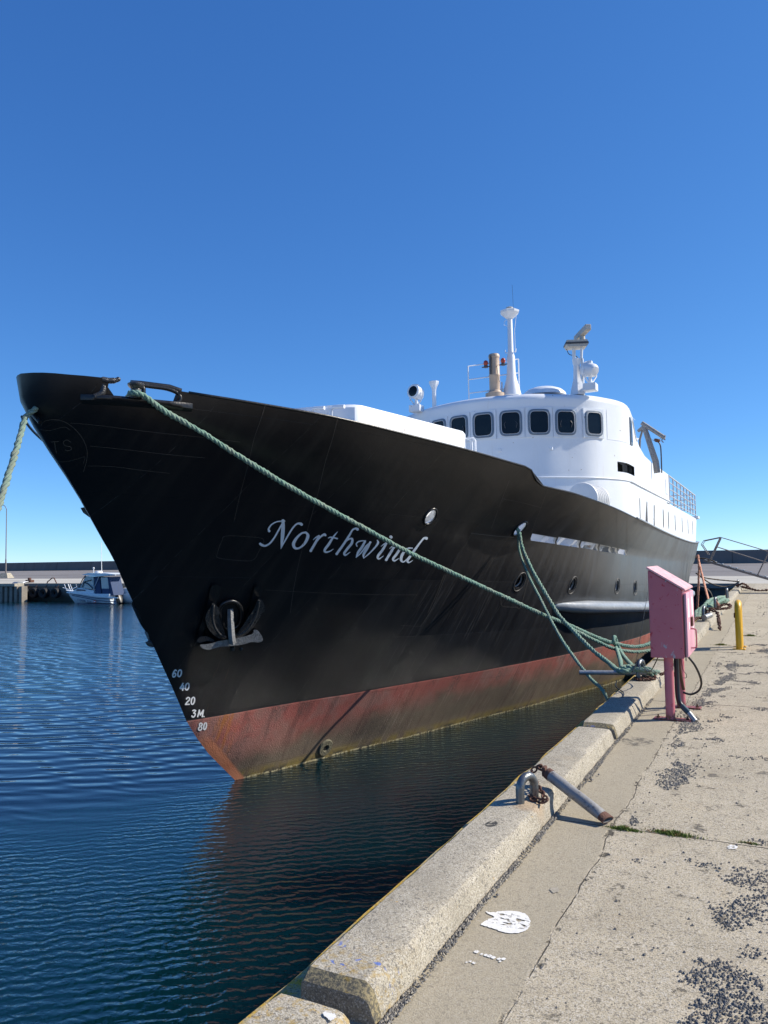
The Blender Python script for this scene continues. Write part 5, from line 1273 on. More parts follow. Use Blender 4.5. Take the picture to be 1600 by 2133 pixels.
# brown stern lines
for k, (pts_, lb) in enumerate((([(1450, 1194, 34), (1466, 1203, 34.5), (1500, 1208, 35.4), (1540, 1211.5, 36)], 'thin brown line stretched straight from the stern to the farthest arch'), ([(1452, 1195, 33), (1462, 1203, 34), (1480, 1215, 35), (1505, 1222, 36), (1525, 1219, 36.3), (1540, 1212, 36.3)], 'slack brown line sagging from the stern to the farthest arch'))):
    add_rope('stern_line', catmull(raypts(pts_), 6), .028, 'ropeb', lb, pitch=.3)
bm = B(); a = hull_hit((1322, 1232)); tube(bm, [a+Vector((.01, 0, .03)), a+Vector((.30, 0, -.02)), via((1321, 1405), (a-CAMLOC).dot(FW)-.3)], .006, 6); o = obj('thin_line', bm, M['twine'], smooth=60); tag(o, 'thin pale line hanging from the fourth porthole down the hull side', 'line')

# ------------------------------------------------------------------ pink electrical cabinet
cab = thing('electrical_cabinet', 'pink steel electrical cabinet with sloping roof on two pink posts', 'cabinet', (-.93, 8.25, 0))
x0, x1, y0, y1, zb_ = -1.105, -.80, 7.86, 8.62, .60
def zr(x): return 1.455+(x-x0)*(1.265-1.455)/(x1-x0)
bm = B(); prism(bm, [(x0, y0, zb_), (x1, y0, zb_), (x1, y0, zr(x1)-.01), (x0, y0, zr(x0)-.01)], (0, y1-y0, 0))
bmesh.ops.bevel(bm, geom=bm.edges[:], offset=.006, segments=2, affect='EDGES'); obj('cabinet_body', bm, M['pink'], cab, smooth=30)
bm = B(); prism(bm, [(x0-.012, y0-.012, zr(x0-.012)-.004), (x1+.03, y0-.012, zr(x1+.03)-.004), (x1+.03, y0-.012, zr(x1+.03)+.016), (x0-.012, y0-.012, zr(x0-.012)+.016)], (0, y1-y0+.024, 0)); bmesh.ops.bevel(bm, geom=bm.edges[:], offset=.005, segments=2, affect='EDGES'); obj('sloping_roof', bm, M['pinkroof'], cab, smooth=30)
dm = (y0+y1)/2
for k, (a, b) in enumerate(((y0+.035, dm-.01), (dm+.01, y1-.02))):
    bm = B(); box(bm, (x1+.001, a, zb_+.01), (x1+.034, b, zr(x1)-.045), .004); dr_ = obj('cabinet_door', bm, M['pinkdoor'], cab, smooth=30)
    bm = B(); box(bm, (x1+.034, (a+b)/2-.08, .98), (x1+.0365, (a+b)/2+.06, 1.16)); obj('sticker', bm, M['sticker'], dr_)
    bm = B(); box(bm, (x1+.034, (a+b)/2-.03, .86-.02*k), (x1+.0365, (a+b)/2+.05, .93-.02*k)); obj('sticker', bm, M['sticker'], dr_)
    if k == 0:
        bm = B(); tube(bm, catmull([(x1+.03, b-.05, .86), (x1+.075, b-.05, .855), (x1+.085, b-.05, .83), (x1+.085, b-.05, .70), (x1+.075, b-.05, .675), (x1+.03, b-.05, .67)], 4), .007, 8); obj('handle', bm, M['pink'], dr_, smooth=60)
    bm = B(); cyl(bm, (x1+.012, a-.012, zb_-.02), (x1+.012, a-.012, zr(x1)-.06), .005, seg=8); obj('hinge', bm, M['grey'], dr_, smooth=60)
bm = B(); box(bm, (x1+.034, dm-.03, .88), (x1+.055, dm+.06, .97), .004); obj('latch', bm, M['rust'], cab)
def post(x, y):
    bm = B(); lathe(bm, [(.046, .012), (.044, .03), (.044, .60)], (x, y, 0), (0, 0, 1), 24); obj('support_post', bm, M['pink'], cab, smooth=40)
    bm = B(); Mx = Matrix.Translation((x+.02, y, 0))@Matrix.Rotation(R(-4), 4, 'Z'); box(bm, (-.17, -.055, .001), (.17, .055, .016), .003, M=Mx); bp = obj('base_plate', bm, M['pink'], cab)
    for sx in (-.135, .135):
        bm = B(); q = Mx@Vector((sx, 0, .014)); lathe(bm, [(.016, 0), (.016, .012), (.008, .013), (.008, .032), (.003, .034)], q, (0, 0, 1), 6); obj('bolt', bm, M['rust'], bp)
post(-.955, 7.95); post(-.925, 8.62)
bm = B(); tube(bm, catmull([(-.895, 8.05, .62), (-.895, 8.05, .40), (-.89, 8.03, .22), (-.865, 8.01, .14), (-.80, 7.98, .09)], 6), .024, 12); cd = obj('conduit', bm, M['cable'], cab, smooth=60)
bm = B(); cyl(bm, (-.855, 8.005, .13), (-.79, 7.96, .075), .027, seg=14); obj('teal_sleeve', bm, M['conduit'], cd, smooth=60)
bm = B(); cyl(bm, (-.80, 7.97, .085), (-.73, 7.92, .008), .025, seg=14); obj('grey_pipe_end', bm, M['galv'], cd, smooth=60)
bm = B(); tube(bm, catmull([(-.90, 8.35, .62), (-.905, 8.40, .45), (-.90, 8.5, .30), (-.89, 8.55, .20)], 6), .016, 8); obj('conduit', bm, M['rust'], cab, smooth=60)
bm = B(); tube(bm, catmull([via((1432, 1366), 7.7), via((1447, 1385), 7.7), via((1458, 1408), 7.75), via((1461, 1425), 7.8), via((1455, 1439), 7.85), via((1441, 1446), 7.9), via((1428, 1444), 7.95), via((1418, 1438), 8.0)], 6), .011, 8); o = obj('power_cable', bm, M['cable'], smooth=60); tag(o, 'black cable hanging in a loop beneath the pink cabinet', 'cable')
bm = B(); tube(bm, catmull([via((1419, 1372), 7.8), via((1423, 1395), 7.8), via((1430, 1405), 7.8), via((1429, 1412), 7.8), via((1420, 1411), 7.8)], 6), .003, 6); o = obj('thin_line', bm, M['cable'], smooth=60); tag(o, 'thin wire dangling below the doors of the pink cabinet', 'wire')

# ------------------------------------------------------------------ yellow hoop
hb_ = thing('hoop_barrier', 'yellow steel hoop barrier standing end on in the pavement', 'barrier', (-.57, 14.2, 0))
bm = B(); H = .80; r_ = .055; ya, yb = 14.12, 14.50
pts = [(-.575, ya, 0), (-.575, ya, H-.14)]+[(-.575, (ya+yb)/2-(yb-ya)/2*math.cos(math.pi*k/10), H-.16+.12*math.sin(math.pi*k/10)) for k in range(11)]+[(-.575, yb, H-.14), (-.575, yb, 0)]
tube(bm, pts, .052, 16); obj('hoop', bm, M['yellow'], hb_, smooth=60)
for y in (ya, yb):
    bm = B(); box(bm, (-.67, y-.085, .001), (-.48, y+.085, .012), .003); bp = obj('base_plate', bm, M['yellow'], hb_)
    bm = B(); lathe(bm, [(.014, 0), (.014, .012), (.004, .02)], (-.505, y-.05, .01), (0, 0, 1), 6); obj('bolt', bm, M['yellow'], bp)
bm = B(); box(bm, (-.60, ya+.05, .42), (-.55, yb-.05, .60), .004); obj('infill_plate', bm, M['yellow'], hb_)
bm = B(); box(bm, (-.64, ya-.03, .52), (-.60, ya+.03, .60), .004); obj('bracket', bm, M['rust'], hb_)

# ------------------------------------------------------------------ gangway
gw = thing('gangway', 'narrow steel gangway with pipe handrails sloping down from the stern to the quay', 'gangway', (-.5, 34, 0))
ga, gb_ = Vector((-2.55, 34, 1.36)), Vector((1.35, 34, .08)); gd = (gb_-ga).normalized(); gn = Vector((-gd.z, 0, gd.x))
for k, yv in enumerate((33.6, 34.4)):
    off = Vector((0, yv-34, 0))
    bm = B(); prism(bm, [ga+off, gb_+off, gb_+off-gn*.09, ga+off-gn*.09], (0, .05, 0)); obj('side_beam', bm, M['steelbr'], gw)
    bm = B(); hd = [ga+off+gd*.12+gn*.22, ga+off+gd*(-.25)+gn*.55, ga+off+gd*(-.2)+gn*.72, ga+off+gd*.35+gn*1.03, ga+off+gd*.5+gn*1.03, gb_+off-gd*.3+gn*.95, gb_+off-gd*.2+gn*.9]
    tube(bm, hd, .017, 8); tube(bm, [ga+off+gd*.28+gn*.62, gb_+off-gd*.2+gn*.5], .015, 8)
    obj('handrail', bm, M['steelbr'], gw, smooth=60)
    for s in (.22, 2.05, 3.85):
        bm = B(); tube(bm, [ga+off+gd*s, ga+off+gd*(s+.13)+gn*1.0], .023, 8); obj('stanchion', bm, M['steelbr'], gw, smooth=60)
bm = B(); prism(bm, [ga+Vector((0, -.35, 0))-gn*.01, gb_+Vector((0, -.35, 0))-gn*.01, gb_+Vector((0, -.35, 0))-gn*.04, ga+Vector((0, -.35, 0))-gn*.04], (0, .70, 0))
for k in range(15):
    q = ga+gd*(.15+k*.27); prism(bm, [q+Vector((0, -.36, 0)), q+gd*.05+Vector((0, -.36, 0)), q+gd*.05+gn*.035+Vector((0, -.36, 0)), q+gn*.035+Vector((0, -.36, 0))], (0, .72, 0))
obj('tread_deck', bm, M['galv'], gw)
bm = B(); rope(bm, catmull([Vector((-2.95, 34, 1.42)), ga+Vector((0, -.35, .03)), ga+gd*.3+Vector((0, -.38, .05)), ga+gd*.5+Vector((0, -.36, .0))], 5), .03); obj('lashing', bm, M['ropeb'], gw, smooth=180, recalc=False)
# ------------------------------------------------------------------ large fender tyre by the corner + tyres on far wall
def tyre(c, R_, r_, ax, label, group):
    t = thing('tyre_fender', label, 'tyre', c, group); bm = B(); ax = Vector(ax).normalized(); u = ax.orthogonal().normalized(); v = ax.cross(u)
    prof = [(R_-r_*1.3, -r_*.5), (R_-r_*.5, -r_*1.05), (R_, -r_*.9), (R_+r_*.12, -r_*.4), (R_+r_*.12, r_*.4), (R_, r_*.9), (R_-r_*.5, r_*1.05), (R_-r_*1.3, r_*.5), (R_-r_*1.15, 0)]
    seg = 30; rings = []
    for k in range(seg):
        a = 2*math.pi*k/seg; d = u*math.cos(a)+v*math.sin(a); rings.append([bm.verts.new(c+d*pr+ax*h) for pr, h in prof])
    for k in range(seg):
        A_, B_ = rings[k], rings[(k+1) % seg]
        for i in range(len(prof)): bm.faces.new((A_[i], A_[(i+1) % len(prof)], B_[(i+1) % len(prof)], B_[i]))
    obj('rubber_tyre', bm, M['tyre'], t, smooth=45)
    bm = B(); tube(bm, [c+Vector((0, 0, R_-r_)), c+Vector((0, .3, R_+.25))], .02, 6); obj('hanging_chain', bm, M['rust'], t)
for px, lb in ((52, 'leftmost of the four black tyres hung on the far quay wall'), (70, 'second black tyre from the left on the far quay wall'), (91, 'third black tyre from the left on the far quay wall'), (115, 'rightmost of the four tyres, next to the white boat')):
    q = aty((px, 1236.5), 43.7); tyre(Vector((q.x, 43.75, -.78)), .40, .23, (.12, -1, 0), lb, 'tyres hung on the far quay wall')
tyre(Vector((-3.6, 43.75, -.75)), .62, .34, (.1, -1, 0), 'big shaded tyre under the far quay seen past the stern', None)
# timber/concrete pile fenders at the left end
pf = thing('pile_fender', 'row of weathered vertical piles facing the far quay wall at the left edge', 'piles', (-60, 43.6, WZ))
for k in range(9):
    q = aty((-38+k*10.2, 1230), 42.6); bm = B(); box(bm, (q.x-.16, 42.55, WZ-1.5), (q.x+.16, 43.1, -.2), .03); obj('pile', bm, M['timber'], pf)
x1_ = aty((34, 1230), 42.6).x
bm = B(); box(bm, (-75, 42.9, WZ-1), (x1_-.2, 43.2, -.28)); obj('backing_wall', bm, M['tyre'], pf)
bm = B(); box(bm, (-75, 42.5, -.2), (x1_-.1, 43.4, .03), .02); obj('cap_beam', bm, M['kerb'], pf)
bm = B(); prism(bm, [(x1_-.1, 42.7, -.25), (x1_+.35, 42.7, -.25), (x1_-.1, 42.7, -1.25)], (0, .2, 0)); obj('corner_bracket', bm, M['timber'], pf)
# white end plate + small white rope
bm = B(); q = aty((36, 1222), 43.4); lathe(bm, [(.42, 0), (.42, .6)], (q.x, 43.2, -.25), (1, .0, 0), 20); o = obj('pipe_end', bm, M['galv'], smooth=40); tag(o, 'short round pale pipe end at the end of the pile row', 'pipe')
bm = B(); tube(bm, catmull([aty((37, 1224), 43.3), aty((43, 1221), 43.6), aty((50, 1213), 44.3), aty((60, 1211), 46)], 5), .04, 6); o = obj('mooring_rope', bm, M['gelw'], smooth=60); tag(o, 'short pale rope curling over the edge of the far quay', 'rope')
bm = B(); q = Vector((aty((62, 1211), 46).x, 46, .12)); box(bm, q+Vector((-.35, -.2, -.12)), q+Vector((.35, .2, .12)), .05); box(bm, q+Vector((-.15, -.1, .05)), q+Vector((.1, .1, .3)), .03); o = obj('mooring_cleat', bm, M['rust']); tag(o, 'small rusty cleat on the pale edge of the far quay', 'cleat')
bm = B(); q = aty((106, 1217), 44.2); tube(bm, [(q.x-.55, 44.1, -.5), (q.x-.45, 44.25, .12), (q.x-.1, 44.4, .42), (q.x+.15, 44.4, .42), (q.x+.6, 44.25, .02), (q.x+.65, 44.1, -.4)], .045, 8); o = obj('ladder_hoop', bm, M['rust'], smooth=60); tag(o, 'dark ladder hoop on the far quay edge left of the boat', 'ladder')
# lamp post
lb_ = aty((11.5, 1203), 59); bx = lb_.x; yq = 61.0
q = aty((12, 1195), yq); bx = q.x
lp = thing('lamp_post', 'tall thin lamp post on a concrete block beyond the basin at the left edge', 'lamp post', (bx, yq, 0))
bm = B(); 
lo = [(bx-.68, yq-.68), (bx+.68, yq-.68), (bx+.68, yq+.68), (bx-.68, yq+.68)]; hi = [(bx-.38, yq-.38), (bx+.38, yq-.38), (bx+.38, yq+.38), (bx-.38, yq+.38)]
a = [bm.verts.new((*p, 0.004)) for p in lo]; b = [bm.verts.new((*p, .60)) for p in hi]
for i in range(4): bm.faces.new((a[i], a[(i+1) % 4], b[(i+1) % 4], b[i]))
bm.faces.new(b); bmesh.ops.rotate(bm, verts=bm.verts, cent=(bx, yq, 0), matrix=Matrix.Rotation(R(20), 3, 'Z')); obj('concrete_block', bm, M['kerb'], lp)
bm = B(); lathe(bm, [(.085, .6), (.085, 2.2), (.06, 2.22), (.045, 8.2)], (bx, yq, 0), (0, 0, 1), 12); tube(bm, catmull([(bx, yq, 8.15), (bx-.4, yq, 8.6), (bx-1.4, yq, 8.8)], 4), .04, 8); obj('pole', bm, M['steelbr'], lp, smooth=40)
bm = B(); box(bm, (bx-2.0, yq-.12, 8.72), (bx-1.3, yq+.12, 8.86), .03); obj('lamp_head', bm, M['grey'], lp)
# small marker on apron behind boat
q = aty((195, 1186), 75); bm = B(); cyl(bm, (q.x, 75, .004), (q.x, 75, 1.0), .06); lathe(bm, [(.12, .85), (.12, 1.0), (.06, 1.05)], (q.x, 75, 0), (0, 0, 1), 10); o = obj('marker_post', bm, M['gelw'], smooth=40); tag(o, 'short white marker post on the apron behind the boat', 'post')

# ------------------------------------------------------------------ white fishing boat by far wall
BY = 42.3
def bp(px, py, y=BY): return aty((px, py), y)
bow = bp(137, 1232).x; stern = bp(245, 1250).x; Lb = stern-bow
boat = thing('fishing_boat', 'small white cabin boat with blue canvas sides moored at the far quay', 'boat', ((bow+stern)/2, BY, WZ), None)
def bhull(bm, x0, x1, yc, zb0, zb1, wd, zk, rake=.20):
    n = 22; rows = []
    for i in range(n+1):
        t = i/n; w_ = wd*min(1, (1-(1-t)**2.4))**.62; zt = zb0+(zb1-zb0)*min(1, t*1.35)**.8; x = x0+(x1-x0)*t
        xs = lambda f: x+(x1-x0)*rake*(1-t)**1.5*f
        rows.append([bm.verts.new(v) for v in ((xs(1), yc, zk), (xs(.85), yc-w_*.80, zk+.22), (xs(.45), yc-w_*.92, (zt+zk)/2+.05), (xs(.1), yc-w_*1.02, zt-.05), (xs(0), yc-w_, zt), (xs(0), yc+w_, zt), (xs(.1), yc+w_*1.02, zt-.05), (xs(.45), yc+w_*.92, (zt+zk)/2+.05), (xs(.85), yc+w_*.80, zk+.22))])
    for a, b in zip(rows, rows[1:]):
        for k in range(9): bm.faces.new((a[k], a[(k+1) % 9], b[(k+1) % 9], b[k]))
    bm.faces.new(rows[-1]); bm.faces.new(rows[0][::-1])
bm = B(); bhull(bm, bow, stern, BY, -.42, -.68, .80, WZ-.12); bmesh.ops.remove_doubles(bm, verts=bm.verts, dist=.001); hl = obj('hull', bm, M['gel'], boat, smooth=50)
fy = BY-.9
def bpx(px, py, y=fy): return aty((px, py), y)
def stripe(pts, r, mat, nm='stripe', par=None, y=fy):
    bm = B(); tube(bm, [bpx(a, b, y) for a, b in pts], r, 6, flat=((0, 1, 0), .3)); return obj(nm, bm, M[mat], par or hl, smooth=60)
def face_y(px):  # side of the boat hull at pixel column
    t = min(1, max(.02, (bpx(px, 1240).x-bow)/Lb)); return BY-.80*min(1, (1-(1-t)**2.4))**.62*1.03-.03
def stripe2(pts, r, mat, nm='stripe'):
    bm = B(); tube(bm, [aty((a, b), face_y(a)) for a, b in pts], r, 6, flat=((0, 1, 0), .4)); return obj(nm, bm, M[mat], hl, smooth=60)
stripe2([(146, 1236.5), (165, 1240), (185, 1244), (205, 1246.5), (236, 1248)], .028, 'navy'); stripe2([(150, 1240), (175, 1245), (200, 1250), (220, 1252.5), (242, 1253)], .028, 'navy')
stripe2([(139, 1234), (150, 1235.5), (175, 1238.5), (200, 1242), (230, 1245), (246, 1245.5)], .05, 'gelw', 'gunwale')
stripe2([(162, 1257), (180, 1258.5), (210, 1259), (240, 1259)], .05, 'navy', 'boot_stripe')
# deck, cabin, windscreen
cy0, cy1 = BY-.62, BY+.42
def slab(pts, mat, nm, par, y0=cy0, y1=cy1, bev=0):
    bm = B(); P = [aty(p, y0) for p in pts]; prism(bm, P, (0, y1-y0, 0)); return obj(nm, bm, M[mat], par)
cab_ = slab([(146, 1235), (158, 1227), (163, 1225), (196, 1230), (198, 1241), (160, 1238)], 'gel', 'cabin', boat)
slab([(158, 1229), (161, 1227), (178, 1228.5), (178, 1231), (160, 1231)], 'navy', 'cabin_window', cab_, cy0-.02, cy0+.01)
slab([(166, 1224), (178, 1200), (195, 1201), (195, 1227)], 'clear', 'windscreen', boat, cy0+.03, cy1-.03)
slab([(197, 1202), (207, 1202), (211, 1239), (199, 1237)], 'canvas', 'canvas_side', boat, cy0, cy1)
slab([(210, 1203), (224, 1203), (227, 1226), (212, 1226)], 'clear', 'clear_side', boat, cy0+.02, cy1-.02)
slab([(212, 1226), (227, 1226), (231, 1240), (214, 1239)], 'canvas', 'canvas_side', boat, cy0, cy1)
slab([(224, 1202), (228, 1202), (237, 1240), (231, 1241)], 'canvas', 'canvas_side', boat, cy0-.02, cy1)
slab([(170, 1197), (184, 1193.5), (220, 1194), (240, 1196.5), (232, 1198), (205, 1200.5), (185, 1199)], 'gelw', 'hard_top', boat, cy0-.15, cy1+.15)
bm = B(); q = aty((206, 1195), BY-.2); lathe(bm, [(.24, 0), (.27, .06), (.26, .16), (.20, .21), (.02, .22)], q, (0, 0, 1), 20); obj('radome', bm, M['gelw'], boat, smooth=50)
def bt(pts, r, mat, nm, y=cy0-.03):
    bm = B(); tube(bm, [aty(p, y) for p in pts], r, 6); return obj(nm, bm, M[mat], boat, smooth=60)
bt([(212, 1190), (211.5, 1166), (211.5, 1130)], .022, 'gelw', 'aerial', BY)
for pts in ([(164, 1224), (172, 1207), (178, 1199)], [(171, 1224), (175, 1212), (190, 1208)], [(174, 1212), (184, 1217), (194, 1226)]): bt(pts, .035, 'grey', 'screen_frame')
bt([(196, 1236), (196, 1224), (200, 1216), (206, 1201)], .028, 'rail', 'roof_support', cy0-.06)
for px in (134, 142, 146): bt([(px+5, 1230), (px, 1217)], .03, 'gelw', 'pulpit_stanchion', BY-.3)
bt([(131, 1224), (140, 1227), (150, 1227), (160, 1222)], .03, 'gelw', 'bow_rail', BY-.3); bt([(158, 1217), (163, 1226)], .02, 'rail', 'rail_post', BY-.4)
for k in range(5): bt([(224+k*4, 1197), (225+k*4, 1199.5)], .03, 'gelw', 'rod_holder', cy0-.1)
bm = B(); q = aty((249, 1243), BY); box(bm, q+Vector((-.22, -.2, -.55)), q+Vector((.12, .2, .25)), .06); bmesh.ops.rotate(bm, verts=bm.verts, cent=q, matrix=Matrix.Rotation(R(-25), 3, 'Y')); box(bm, q+Vector((-.05, -.06, -1.0)), q+Vector((.2, .06, -.4)), .02); obj('outboard_motor', bm, M['cable'], boat, smooth=30)
# lettering of the boat side
FONT = {'A': 'M0,1 .5,0 1,1|M.2,.65 .8,.65', 'D': 'M0,0 .6,.05 1,.5 .6,.95 0,1 0,0', 'E': 'M1,0 0,0 0,1 1,1|M0,.5 .8,.5', 'F': 'M1,0 0,0 0,1|M0,.5 .8,.5', 'G': 'M1,.15 .5,0 0,.5 .5,1 1,.85 1,.55 .6,.55', 'H': 'M0,0 0,1|M1,0 1,1|M0,.5 1,.5', 'I': 'M.5,0 .5,1', 'M': 'M0,1 0,0 .5,.7 1,0 1,1', 'N': 'M0,1 0,0 1,1 1,0', 'S': 'M1,.1 .4,0 0,.25 1,.7 .6,1 0,.9', 'T': 'M0,0 1,0|M.5,0 .5,1'}
def write(txt, px, py, w_, h_, r, dxy=.03):
    bm = B()
    for i, chh in enumerate(txt):
        if chh == ' ': continue
        for st_ in FONT[chh].split('|'):
            P = []
            for tok in st_[1:].split(' '):
                a, b = tok.split(','); x = px+i*w_*1.3+float(a)*w_; P.append(aty((x, py+(x-px)*dxy+float(b)*h_), face_y(x)-.012))
            tube(bm, P, r, 4, flat=((0, 1, 0), .4))
    return obj('side_lettering', bm, M['navy'], hl)
write('FISHING TEAM', 162, 1247.5, 1.85, 4.2, .016, .15)
bm = B(); q = aty((197.5, 1253), face_y(197)-.03); lathe(bm, [(.02, 0), (.17, 0), (.17, .02), (.02, .02)], (q.x, q.y, q.z), (0, -1, 0), 24); bmesh.ops.scale(bm, verts=bm.verts, vec=(1.0, 1, .55), space=Matrix.Translation(-q)); obj('red_oval_badge', bm, paint('badge_red', (.5, .03, .03), .4), hl)
bm = B(); lathe(bm, [(.02, 0), (.12, 0), (.12, .01), (.02, .01)], (q.x, q.y-.022, q.z), (0, -1, 0), 24); bmesh.ops.scale(bm, verts=bm.verts, vec=(1.0, 1, .28), space=Matrix.Translation(-q)); obj('badge_centre', bm, M['gelw'], hl)
# second boat behind
b2 = thing('small_boat', 'second white boat half hidden behind the bow of the ship', 'boat', (aty((262, 1250), 43.2).x, 43.2, WZ))
bm = B(); xa = aty((243, 1240), 43.2).x; bhull(bm, xa+3.6, xa, 43.25, -.45, -.75, .62, WZ-.1); bmesh.ops.remove_doubles(bm, verts=bm.verts, dist=.001); obj('hull', bm, M['gelw'], b2, smooth=50)
bm = B(); tube(bm, catmull([(xa+.1, 42.9, -.7), (xa+.2, 42.9, -.35), (xa+.6, 42.9, -.35), (xa+1.0, 42.9, -.6)], 4), .03, 6); obj('rail', bm, M['gelw'], b2, smooth=60)
bm = B(); box(bm, (xa+.9, 42.9, -.7), (xa+2.0, 43.6, -.3), .08); obj('console', bm, M['gelw'], b2)

# ------------------------------------------------------------------ gravel, paint marks, grass
def stone(bm, c, r, seed):
    rnd = random.Random(seed); t = (1+5**.5)/2
    vs = bmesh.ops.create_icosphere(bm, subdivisions=1, radius=1)['verts'] if r > .02 else None
    if vs is None:
        o = [(1, 0, 0), (-1, 0, 0), (0, 1, 0), (0, -1, 0), (0, 0, 1), (0, 0, -.5)]
        V = [bm.verts.new(c+Vector((a*rnd.uniform(.7, 1.2), b*rnd.uniform(.7, 1.2), d_*rnd.uniform(.6, 1)))*r) for a, b, d_ in o]
        a = rnd.uniform(0, 3)
        for v in V: d0 = v.co-c; v.co = c+Vector((d0.x*math.cos(a)-d0.y*math.sin(a), d0.x*math.sin(a)+d0.y*math.cos(a), d0.z))
        for i, j in ((0, 2), (2, 1), (1, 3), (3, 0)): bm.faces.new((V[i], V[j], V[4])); bm.faces.new((V[j], V[i], V[5]))
    else:
        for v in vs: v.co = c+Vector(v.co)*r*rnd.uniform(.75, 1.1)*Vector((1, 1, .7)).length/1.6
rnd = random.Random(3); bm = B(); bml = B(); cnt = 0
def dens(x, y):
    p = Vector((x*1.0, y*1.0, 0)); n_ = mnoise.fractal(p*2.6, 1, 2.2, 5)+.4*mnoise.noise(p*9)
    base = -.60
    if y < 4.9: base += .46*max(0, min(1, (x+.46)/.14)) + .35*max(0, min(1, (x+.36)/.15)); base += .20*math.exp(-((x+.70)/.05)**2)
    elif y < 9.5: base += .28*max(0, min(1, (x+.62)/.3))
    else: base += .32*max(0, min(1, (x+.62)/.2))
    return n_+base
for k in range(150000):
    y = 2.2+rnd.random()**1.9*13; x = min(rnd.uniform(-.84, .6), rnd.uniform(-.84, 1.4))
    if dens(x, y) > rnd.random()*.30-.04 or rnd.random() < .005:
        r_ = (.0024+.0055*rnd.random()**1.4)*(1+.03*y); stone(bm, Vector((x, y, r_*.3)), r_, k); cnt += 1
        if cnt > 16000: break
print('stones', cnt)
# strip of stones in the kerb joint
for k in range(7500):
    y = rnd.uniform(2.4, 9); wv = mnoise.noise(Vector((y*1.3, 0, 9))); wd = .022+.03*max(0, wv+.2)
    if y > 6.7 and rnd.random() < .6: continue
    if mnoise.noise(Vector((y*2.3, 3, 1))) < -.12 and rnd.random() < .8: continue
    x = -1.272+rnd.random()**1.6*wd; r_ = rnd.uniform(.0035, .009); stone(bm if rnd.random() < .6 else bml, Vector((x, y, r_*.5+rnd.random()*.008)), r_, k+99999)
# broken pale band beside the cabinet
for k in range(6500):
    y = rnd.uniform(5.6, 12.5); cxx = -.73+.05*math.sin(y*1.3)+(.06 if y > 9 else 0); x = rnd.gauss(cxx, .06)
    if mnoise.fractal(Vector((x*4, y*1.6, 4)), 1, 2, 4) > -.02: r_ = rnd.uniform(.004, .011); stone(bml if rnd.random() < .62 else bm, Vector((x, y, r_*.35)), r_, k+5)
for c_, r_ in (((-.02, 3.42, .018), .03), ((.30, 2.95, .015), .026), ((-.62, 5.9, .01), .014), ((.28, 4.74, .02), .03), ((-.31, 4.3, .01), .012), ((-1.22, 5.6, .01), .018), ((-1.20, 5.75, .01), .012), ((-1.23, 3.55, .008), .012), ((-.50, 3.35, .006), .008)): stone(bm, Vector(c_), r_, int(r_*9999))
for y in range(16, 34):
    for k in range(40):
        x = rnd.uniform(-.5, 1.0); yy_ = y+rnd.random(); r_ = rnd.uniform(.01, .02)
        if mnoise.fractal(Vector((x*1.2, yy_*.9, 4)), 1, 2, 4) > .2: stone(bm, Vector((x, yy_, .004)), r_, k)
tag(obj('gravel', bm, M['stone'], recalc=False), 'loose dark gravel scattered over the quay', kind='stuff')
tag(obj('pale_gravel', bml, M['stonel'], recalc=False), 'pale broken grit beside the kerb and the cabinet', kind='stuff')
# white paint blot
def blob(name, outline, z, mat, label, holes=None, jit=.0):
    bm = B(); P = catmull(outline, 6, closed=True); ov = []
    for i, (a, b) in enumerate(P):
        q = atz((a, b), z); q += Vector((mnoise.noise(Vector((i*.7, 0, jit))), mnoise.noise(Vector((i*.7, 5, jit))), 0))*.006; ov.append(bm.verts.new(q+Vector((0, 0, .0035))))
    f = bm.faces.new(ov); bmesh.ops.triangulate(bm, faces=[f]); o = obj(name, bm, M[mat], recalc=False)
    if o.data.polygons and o.data.polygons[0].normal.z < 0:
        o.data.flip_normals()
    return tag(o, label, kind='structure')
g = G('blot_paint'); p = g.pos(); n = g.noise(g.map(p, (1, 2.2, 1)), 24, 5, .65)
x, y, z = g.sep(p); dd = g.math('ADD', g.math('POWER', g.math('MULTIPLY', g.math('ADD', x, 1.10), 9.5), 2), g.math('POWER', g.math('MULTIPLY', g.math('SUBTRACT', y, 3.335), 15), 2))
tr = g.math('MULTIPLY', g.step(n, .53, .58), g.step(dd, 1.1, .7)); ms = g.b; al = g.math('SUBTRACT', 1.0, g.math('MAXIMUM', tr, g.math('MULTIPLY', g.step(g.noise(p, 60, 5, .7), .60, .66), .8))); c = g.mix(g.noise(p, 30, 5), (.66, .64, .58), (.86, .85, .82)); M['blot'] = g.fin(c, .6, 0, g.bump(g.noise(p, 40, 4), .003)); g.put(g.b.inputs['Alpha'], al)
g = G('speck_paint'); p = g.pos(); c = g.mix(g.noise(p, 30, 5), (.60, .58, .52), (.84, .83, .80)); M['whitep'] = g.fin(c, .7, 0, None); g.put(g.b.inputs['Alpha'], g.math('SUBTRACT', 1.0, g.step(g.noise(p, 55, 5, .7), .54, .62)))
blob('paint_blot', [(1012, 1900), (1025, 1902), (1050, 1899), (1078, 1900), (1098, 1908), (1105, 1922), (1100, 1936), (1080, 1945), (1052, 1944), (1028, 1936), (1008, 1930), (1002, 1926), (1018, 1916), (1030, 1912), (1018, 1905)], 0, 'blot', 'round white paint blot on the pavement', jit=1)
for i, (a, b, s) in enumerate(((993, 1984, 9), (1003, 1989, 6), (1012, 1991, 7), (1020, 1993, 9), (1028, 1996, 8), (1040, 1999, 7), (1049, 1999, 8), (973, 2006, 5), (980, 2004, 6), (988, 2007, 7), (1042, 2004, 5))):
    blob('paint_spot', [(a-s*.7, b), (a, b-s*.35), (a+s*.7, b), (a, b+s*.35)], 0, 'whitep', 'small white paint spots on the pavement below the round blot')
